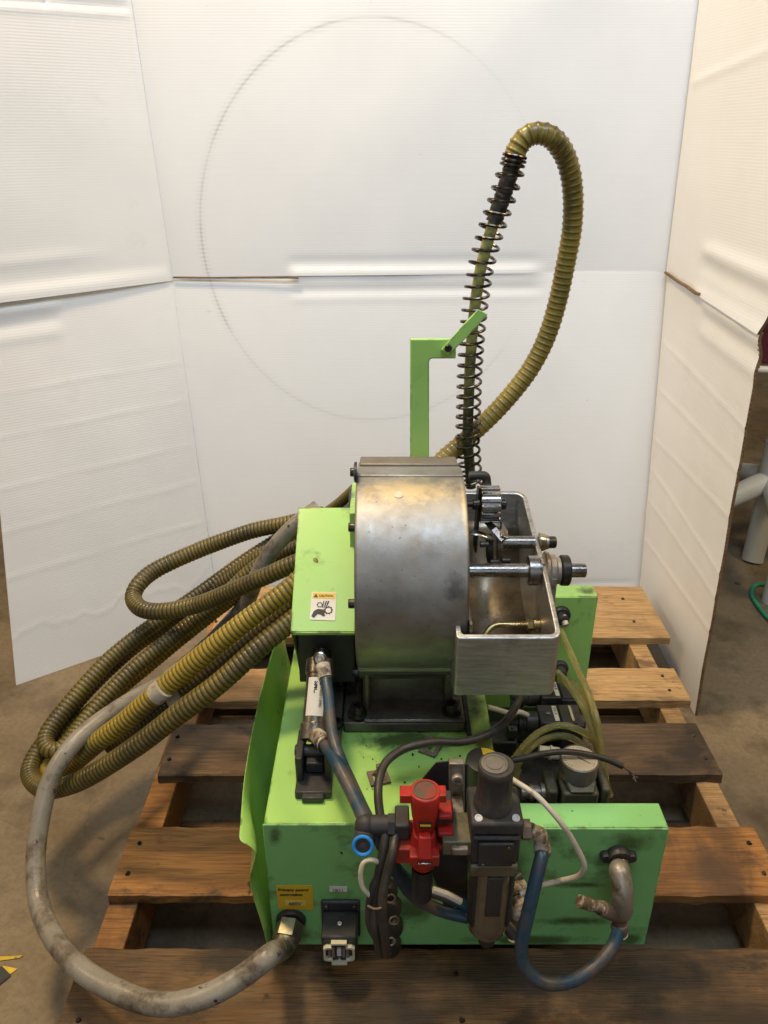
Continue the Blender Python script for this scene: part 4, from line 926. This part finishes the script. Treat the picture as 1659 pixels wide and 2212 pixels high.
for a in (-60, 0, 60):
    a = math.radians(a - 90); d = V((math.cos(a), math.sin(a), 0)); t = V((-d.y, d.x, 0)); w_ = .009 if abs(d.x) < .1 else .006; z0_ = .318 if abs(d.x) < .1 else .285
    c = cb + d * .0256; m = MB()
    m.prism([c - t * w_ + V((0, 0, z0_ - .30)), c + t * w_ + V((0, 0, z0_ - .30)), c + t * w_ + V((0, 0, .0850)), c - t * w_ + V((0, 0, .0850))], d * .003); part('guard_slot', m, blackp, bowl, bev=.001)
m = MB(); m.lathe(at(.252), (0, 0, -1), [(.0115, 0), (.0115, .012), (.0105, .018), (.007, .022), (.0065, .025)], 24); part('drain_cap', m, rubber, fr)
# clamp spacer and mounting bracket
m = MB(); p = PY(988, 1828, FYc - .02); m.box((p.x - .0175, FYc - .024, p.z - .010), (p.x + .017, FYc + .02, p.z + .011)); cs = part('clamp_spacer', m, olive, fr, bev=.0015)
m = MB(); m.lathe(PY(990, 1832, FYc - .0242), (0, -1, 0), [(.0052, 0), (.0052, .0008), (.004, .001), (.0008, .001), (.0008, .002)], 20); part('screw', m, olive, cs)
m = MB(); m.prism([PY(970, 1650, .70), PY(1004, 1650, .70), PY(1003, 1760, .70), PY(970, 1755, .70)], (0, .010, 0)); m.box((PY(972, 1740, .66).x, .62, .425), (PY(1000, 1740, .66).x + .004, .70, .435)); br = part('mounting_bracket', m, greypipe, bev=.0015)
m = MB(); m.socket(PY(987, 1679, .70), (0, -1, .2), .0072, .009); part('cap_screw', m, greypipe, br)
m = MB(); m.prism([PY(899, 1700, .708), PY(942, 1648, .708), PY(970, 1645, .708), PY(1010, 1652, .708), PY(1010, 1960, .708), PY(960, 1960, .708), PY(935, 1890, .708), PY(935, 1800, .708)], (0, .0018, 0))
part('black_gusset', m, blackp, br)
# round black pressure switch behind the knob
c = PZ(1046, 1640, .425); m = MB(); 
m.lathe(c - V((0, 0, .045)), (0, 0, 1), [(.020, 0), (.0245, .004), (.0245, .040), (.0235, .044), (.019, .045)], 32); sw = part('pressure_switch', m, blackp)
m = MB(); ct = c + V((0, 0, .0006)); v = [ct + V((math.cos(a) * r, math.sin(a) * r, 0)) for a in [math.radians(15 + 80 * i / 8) for i in range(9)] for r in (.008, .0205)]
m.add(v, [(2 * i, 2 * i + 1, 2 * i + 3, 2 * i + 2) for i in range(8)]); part('yellow_label', m, yellow, sw)
# red shut-off valve
rc = PY(919, 1706, .645); m = MB()
m.lathe(rc - V((0, 0, .058)), (0, 0, 1), [(.0125, 0), (.0135, .012), (.0150, .020), (.0168, .040), (.0178, .046), (.0178, .056), (.0165, .058)], 32)
m.box(rc + V((-.029, -.008, -.013)), rc + V((-.014, .008, -.001))); m.box(rc + V((.013, -.008, -.012)), rc + V((.0235, .008, -.001)))
rv = part('shutoff_valve', m, red, bev=.001); rv['label'] = 'red hand shut-off valve'
m = MB(); m.lathe(rc, (0, 0, 1), [(.0140, 0), (.0140, .0008), (.0128, .0010), (.0125, .0002), (0, .0002)], 28); part('valve_cap', m, M('grimy_red', (.30, .035, .02), (.18, .05, .03), s=30, rough=.5, dirt=(.10, .07, .05), damt=.5, ds=40), rv)
m = MB(); m.box((rc.x - .0075, .6265, rc.z - .0405), (rc.x + .0075, .632, rc.z - .0345)); part('valve_window', m, ink, rv)
m = MB(); m.box((rc.x - .006, .6255, rc.z - .0365), (rc.x + .006, .6262, rc.z - .034)); part('position_mark', m, yellow, rv)
zr = fz(1815)
m = MB(); m.box((rc.x - .0345, .628, zr - .013), (rc.x + .0165, .672, zr + .010)); m.lathe(V((rc.x - .0005, .640, zr - .032)), (0, 0, 1), [(.010, 0), (.0155, .008), (.0165, .02), (.0165, .044), (.013, .058)], 24)
m.prism([(rc.x - .009, .612, zr + .012), (rc.x + .008, .612, zr + .012), (rc.x + .006, .622, zr + .036), (rc.x - .007, .622, zr + .036)], (0, .01, 0)); m.box((rc.x - .0175, .615, zr - .002), (rc.x + .0165, .63, zr + .013))
m.box((rc.x + .016, .635, zr + .0), (rc.x + .034, .665, zr + .006)); m.box((rc.x + .016, .635, zr + .022), (rc.x + .034, .665, zr + .028)); m.box((rc.x + .016, .64, zr + .044), (rc.x + .032, .665, zr + .050))
part('valve_body', m, red, rv, bev=.0015)
m = MB(); m.tube(cr([V((rc.x - .008, .6145, zr + .0015)), V((rc.x - .006, .613, zr + .005)), V((rc.x + .006, .613, zr + .005)), V((rc.x + .008, .6145, zr + .0015))], 4), .0011, 6); part('shackle', m, steel, rv)
m = MB(); m.box((rc.x - .034, .64, zr + .0105), (rc.x - .017, .672, zr + .034)); part('port_block', m, dustblack, rv, bev=.002)
m = MB(); m.box((rc.x + .012, .65, zr - .008), (rc.x + .034, .685, zr + .045)); part('port_block', m, dustblack, rv, bev=.002)
m = MB(); zs = zr - .032
for k in range(16): m.cyl((rc.x - .001, .640, zs - .003 * k), (rc.x - .001, .640, zs - .003 * k - .0026), .0128, n=24)
m.cyl((rc.x - .001, .640, zs), (rc.x - .001, .640, zs - .052), .0120); m.lathe(V((rc.x - .001, .640, zs - .048)), (0, 0, -1), [(.0125, 0), (.0115, .004), (.008, .005)], 24); part('silencer', m, blackp, rv)
# black elbow with blue release ring
ez = fz(1785); ex = PY(790, 1785, FYc).x
m = MB(); m.cyl((ex, .652, ez), (rc.x - .034, .652, ez), .0115, n=24); m.cyl((ex + .026, .652, ez), (ex + .034, .652, ez), .0135, n=6); m.ball((ex, .652, ez), .0130); ed = V((-.06, -.86, .36)).normalized(); e_ = PY(784, 1826, .630); m.ball(V((ex, .652, ez - .005)), .0134); m.cyl(V((ex, .652, ez - .006)), e_ - ed * .009, .0128, .0124, n=26); m.ball(e_ - ed * .011, .0123); m.cyl(e_ - ed * .011, e_, .0125, n=26); elbw = part('elbow_fitting', m, dustblack)
m = MB(); m.torus(e_ + ed * .001, ed, .0108, .0022, 30, 8); part('release_ring', m, bluering, elbw)
m = MB(); m.cyl(e_ - ed * .0005, e_ + ed * .0006, .0088); part('bore', m, rubber, elbw)
# right outlet fittings
p0 = PY(1117, 1792, FYc); m = MB(); m.cyl(p0, p0 + V((.006, 0, 0)), .008); m.hexn(p0 + V((.005, 0, 0)), p0 + V((.015, 0, 0)), .0125); outf = part('outlet_fitting', m, clay)
p1 = PY(1168, 1797, FYc); p2 = PY(1171, 1846, FYc - .004)
m = MB(); m.tube(cr([p0 + V((.015, 0, 0)), p1 + V((-.008, 0, 0)), p1 + V((-.001, 0, -.004)), p1 + V((.001, 0, -.012)), p2 + V((0, 0, .006))], 5), .0098, 18, rf=lambda L, k: .0088 if L < .03 else .0100); part('push_fitting', m, whitep, outf)
m = MB(); m.torus(p2 + V((0, 0, .004)), (0, 0, 1), .0088, .0012); part('release_ring', m, blackp, outf)
hosepath('blue_air_hose', [p2 + V((0, 0, .008)), K(1169, 1854, .905), K(1158, 1899, .90), K(1141, 1972, .905), K(1126, 2045, .915), K(1136, 2092, .92), K(1180, 2124, .92), K(1242, 2116, .925), K(1296, 2078, .935), K(1325, 2041, .945), K(1337, 2008, .95)], .0081, bluehose)
hosepath('white_air_tube', [K(1090, 1668, .91), K(1107, 1684, .90), K(1140, 1705, .885), K(1169, 1728, .875), K(1216, 1783, .87), K(1249, 1837, .88), K(1262, 1870, .89), K(1249, 1892, .905), K(1205, 1904, .92), K(1165, 1914, .925), K(1125, 1932, .925)], .0033, whitetube)
# grimy fittings half hidden behind the bowl
m = MB(); m.cyl(PY(1086, 1925, .672), PY(1128, 1912, .69), .0085); m.tube(cr([PY(1100, 1955, .68), PY(1116, 1948, .675), PY(1122, 1962, .67), PY(1118, 1985, .668)], 4), .0105, 14); pf = part('port_fitting', m, whitep)
m = MB(); m.cyl(PY(1095, 1905, .69), PY(1118, 1893, .70), .011); part('port_plug', m, rubber, pf)
m = MB(); m.tube(cr([PY(1080, 1990, .685), PY(1098, 2000, .68), PY(1112, 2020, .672)], 4), .010, 14); part('port_elbow', m, rubber, pf)
m = MB(); m.torus(PY(1113, 2022, .671), (.3, -.2, -1), .0095, .0014); part('release_ring', m, cream, pf)

# --- drain pipe on the right of the front panel
pc = face(1334, 1843)
m = MB(); m.lathe(pc, (0, -1, 0), [(.0155, 0), (.0155, .008), (.014, .012)], 28); dr = part('drain_flange', m, rubber)
for dx in (-.0165, .0165):
    m = MB(); m.lathe(pc + V((dx, .0005, -.001)), (0, -1, 0), [(.0072, 0), (.0075, .006), (.006, .010), (.0045, .010)], 18); part('wing_bolt', m, blackp, dr)
b0 = pc + V((0, -.010, -.002))
m = MB(); m.cyl(b0, b0 + V((0, -.012, -.006)), .0112, ch=.001); part('reducer', m, brass, dr)
pts = [b0 + V((0, -.010, -.004)), PY(1338, 1882, .680), PY(1344, 1912, .668), PY(1345, 1940, .662), PY(1343, 1972, .663)]
m = MB(); m.tube(cr(pts, 7), .0132, 22, rf=lambda L, k: .0132 * (.86 + .14 * sst(L, 0, .012)) * (1 - .16 * sst(L, .072, .09))); part('pipe_elbow', m, greypipe, dr)
t0 = PY(1342, 1978, .662); t1 = PY(1338, 2014, .661)
m = MB(); m.cyl(t0 + V((0, 0, .003)), t0 + V((0, 0, -.012)), .0085); m.cyl(t0 + V((-.001, 0, -.012)), t1, .0112, .0105, ch=.001)
m.cyl(t0 + V((0, 0, -.006)), PY(1300, 1962, .655), .0078, .0098); part('tee_fitting', m, clay, dr)
m = MB(); m.cyl(PY(1299, 1961, .655), PY(1251, 1947, .650), .0072, .0080, ch=.0008); m.torus(PY(1296, 1961, .655), PY(1251, 1947, .65) - PY(1296, 1961, .655), .0085, .0009); m.cyl(PY(1276, 1955, .652), PY(1272, 1953, .652), .0082); part('branch_plug', m, whitep, dr)
m = MB(); m.torus(t1, (0, 0, 1), .0098, .0012); part('release_ring', m, cream, dr)

# --- valve bank in the tray
def valve(px, py, z, lab, hasring=True):
    p = PZ(px, py, z)      # front-left top corner of the coil box
    m = MB(); m.box(p + V((0, 0, -.040)), p + V((.034, .045, 0))); v_ = part('solenoid_valve', m, blackp, bev=.0025)
    m = MB(); c = p + V((-.001, .022, -.016)); m.lathe(c, (-1, 0, 0), [(.0165, 0), (.0165, .018), (.0150, .020), (.0150, .026), (.0185, .027), (.0185, .031), (.013, .032), (.012, .046)], 26); part('coil_plug', m, rubber, v_)
    m = MB(); m.box(p + V((.0345, -.002, -.050)), p + V((.070, .050, -.004))); m.box(p + V((.036, .002, -.004)), p + V((.060, .046, -.001))); m.cyl(p + V((.07, .024, -.02)), p + V((.078, .024, -.02)), .010); part('valve_spool_body', m, dustblack, v_, bev=.002)
    m = MB(); m.box(p + V((.0245, .004, .0004)), p + V((.0315, .040, .0010))); lb_ = part('valve_label', m, paper, v_)
    text(lab, p + V((.0262, .036, .001)), (0, -1, 0), (1, 0, 0), .0062, ink, lb_, .0004)
    m = MB(); m.box(p + V((.052, .006, -.0009)), p + V((.056, .042, .0002))); m.box(p + V((.050, .002, -.004)), p + V((.060, .0005, -.03))); part('beige_strip', m, cream, v_)
    m = MB(); m.socket(p + V((.016, .022, .0004)), (0, 0, 1), .0035, .0015); part('screw', m, steel, v_)
    m = MB(); m.box(p + V((-.05, -.004, -.028)), p + V((-.036, .008, -.012))); m.socket(p + V((-.043, .002, -.012)), (0, 0, 1), .003, .002); part('clamp', m, dustblack, v_)
    return v_
valve(1168, 1562, .325, 'SOL-A'); valve(1170, 1507, .318, 'SOL-B')
m = MB(); m.box((.165, .80, .147), (.335, 1.07, .262)); m.box((.17, .83, .262), (.225, .875, .285)); m.box((.17, .95, .262), (.215, 1.0, .29)); m.box((.235, .80, .262), (.30, .84, .275))
man = part('manifold_block', m, blackp, bev=.003)
m = MB()
for px, py in ((1205, 1640), (1235, 1640), (1180, 1625), (1095, 1605), (1125, 1600), (1155, 1630)): m.socket(PZ(px, py, .262), (0, 0, 1), .0048, .003)
part('plug_screw', m, darksteel, man)
hosepath('flat_cable', [PZ(1052, 1527, .36), PZ(1075, 1533, .35), PZ(1100, 1540, .345), PZ(1122, 1538, .34), PZ(1140, 1545, .33)], .0042, whitetube)
hosepath('signal_cable', [PZ(1106, 1642, .385), PZ(1140, 1636, .385), PZ(1175, 1628, .382), PZ(1215, 1624, .378), PZ(1260, 1628, .37), PZ(1310, 1640, .36), PZ(1345, 1655, .35)], .0045, rubber)
for k, e in enumerate(((1374, 1690), (1368, 1684), (1378, 1680))):
    hosepath('bare_wire', [PZ(1343, 1654, .35), PZ(1356, 1662 + k, .35 + .004 * k), PZ(1366, 1672 + 2 * k, .348), PZ(e[0], e[1], .345)], .0012, rubber, 8)
# gauge and brass-coloured pressure regulator
gp = PZ(1252, 1638, .362); 
m = MB(); m.box(gp + V((-.026, -.032, -.095)), gp + V((.026, .014, -.036))); m.box(gp + V((.030, -.03, -.10)), gp + V((.042, .03, -.03))); m.box(gp + V((-.046, -.024, -.09)), gp + V((-.030, .02, -.040)))
m.prism([gp + V((-.018, -.034, -.036)), gp + V((.020, -.034, -.036)), gp + V((.024, -.020, -.026)), gp + V((-.022, -.020, -.026))], (0, .022, 0)); reg = part('pressure_regulator', m, olive, bev=.004)
m = MB(); m.lathe(gp + V((0, 0, -.032)), (0, 0, 1), [(.010, -.01), (.022, 0), (.0268, .004), (.0272, .028), (.0278, .030), (.0278, .032), (.0262, .0335), (.0255, .0315), (0, .0315)], 40); ga = part('pressure_gauge', m, greypipe, reg)
m = MB(); m.lathe(gp + V((0, 0, -.0003)), (0, 0, 1), [(.0252, 0), (.0252, .0005)], 40); gf_ = part('dial', m, M('dial_face', (.72, .56, .36), (.60, .46, .28), s=30, rough=.35, dirt=(.35, .26, .16), damt=.36, ds=70), reg)
m = MB(); gcx = gp + V((0, 0, .0003))
for i in range(27):
    a = math.radians(225 - 270 * i / 26); d = V((math.cos(a), math.sin(a), 0)); t = V((-d.y, d.x, 0)); l = .0045 if i % 5 == 0 else .0025
    m.prism([gcx + d * .0235 + t * .00022, gcx + d * .0235 - t * .00022, gcx + d * (.0235 - l) - t * .00022, gcx + d * (.0235 - l) + t * .00022], (0, 0, .0002))
a = math.radians(-40); d = V((math.cos(a), math.sin(a), 0)); t = V((-d.y, d.x, 0)); m.prism([gcx - d * .003 + t * .0009, gcx - d * .003 - t * .0009, gcx + d * .018], (0, 0, .0005)); part('dial_scale', m, ink, reg)
m = MB(); m.lathe(gp + V((-.046, -.004, -.062)), (-1, 0, 0), [(.014, 0), (.014, .006), (.0105, .007), (.0105, .016), (.0125, .017), (.0125, .022), (.009, .024), (.009, .034)], 24); part('union_nut', m, greypipe, reg)
m = MB(); m.lathe(gp + V((.006, -.032, -.075)), (0, -1, .15), [(.012, 0), (.012, .006), (.0085, .008), (.0075, .018)], 24); m.lathe(gp + V((-.02, -.032, -.085)), (0, -1, .1), [(.009, 0), (.008, .014)], 20); part('port_plug', m, clay, reg)
m = MB(); m.lathe(gp + V((-.022, .028, -.018)), (-1, .1, .1), [(.009, 0), (.009, .010), (.0105, .011), (.0105, .014), (.0085, .015), (.008, .03)], 20); part('push_fitting', m, cream, reg)
m = MB(); m.box((.166, .765, .147), (.24, .80, .30)); m.cyl((.17, .79, .255), (.24, .79, .255), .017); part('sump_block', m, olive, bev=.003)
# oily tubes
TU = [
 [(1212, 1362, .43), (1228, 1400, .42), (1250, 1450, .41), (1272, 1500, .40), (1290, 1560, .38), (1299, 1620, .35), (1302, 1690, .30), (1300, 1760, .22)],
 [(1204, 1452, .40), (1225, 1475, .40), (1250, 1512, .39), (1274, 1560, .37), (1290, 1615, .34), (1296, 1690, .28)],
 [(1204, 1468, .385), (1232, 1474, .385), (1255, 1500, .38), (1278, 1545, .36), (1288, 1600, .32), (1304, 1660, .29)],
 [(1310, 1700, .28), (1302, 1640, .32), (1278, 1596, .34), (1240, 1572, .355), (1200, 1568, .355), (1160, 1585, .35), (1125, 1620, .34), (1095, 1665, .32), (1075, 1700, .30)],
 [(1318, 1720, .26), (1298, 1662, .30), (1268, 1618, .32), (1230, 1592, .335), (1190, 1592, .335), (1150, 1612, .33), (1120, 1650, .31), (1110, 1700, .28)],
 [(1120, 1660, .31), (1112, 1690, .29), (1108, 1730, .25)]]
for t in TU: hosepath('oil_tube', [PZ(*p) for p in t], .0052, tubem, 14)

# ================================================================ things beyond the right flap
pe = thing('swivel_pedestal', 'grey plastic pedestal on splayed feet standing behind the right cardboard flap', 'pedestal', PZ(1655, 1060, 0))
hub = K(1665, 1050, 2.30)
m = MB(); m.cyl(hub, hub + V((0, 0, .29)), .042, .040, ch=.004, n=32); m.torus(hub + V((0, 0, .14)), (0, 0, 1), .0415, .0012); build('column', m, greyplastic, pe)
for a in (200, 255, 320, 30, 100):
    d = V((math.cos(math.radians(a)), math.sin(math.radians(a)), 0)); m = MB()
    m.tube(cr([hub + V((0, 0, .02)), hub + d * .09 + V((0, 0, .0)), hub + d * .2 + V((0, 0, -.03)), hub + d * .30 + V((0, 0, -.05))], 5), .03, 14, rf=lambda L, k: .036 - .05 * L * .8); build('leg', m, greyplastic, pe)
    e = hub + d * .29 + V((0, 0, -.055)); m = MB(); m.cyl(e, V((e.x, e.y, .0)), .026, .026, n=20); build('foot', m, greyplastic, pe)
m = MB(); m.cyl(hub, V((hub.x - .03, hub.y - .05, 0)), .033, .031, n=24); build('foot', m, greyplastic, pe)
mr = thing('fabric_screen', 'dark maroon fabric panel above a white rail at the right edge of the picture', 'screen', K(1700, 900, 2.9))
a = K(1632, 792, 2.75); b = a + V((.9, -.1, 0))
m = MB(); m.prism([a + V((0, 0, .012)), b + V((0, 0, .012)), b + V((0, 0, .55)), a + V((0, 0, .55))], (0, .03, 0)); build('fabric', m, maroon, mr, bev=.005)
m = MB(); m.cyl(a + V((-.1, 0, -.008)), b + V((0, 0, -.008)), .014); build('rail', m, whitemetal, mr)
m = MB(); m.cyl(b + V((-.05, 0, -.01)), V((b.x - .05, b.y, 0)), .014); build('leg', m, whitemetal, mr)
m = MB(); m.tube(cr([PZ(x, y, .006) for x, y in ((1720, 1300), (1680, 1268), (1650, 1262), (1630, 1266), (1624, 1285), (1640, 1312), (1662, 1338), (1700, 1365))], 6), .0055, 10)
tag(build('rope', m, ropem), 'short length of green rope lying on the concrete at the right edge', 'rope')
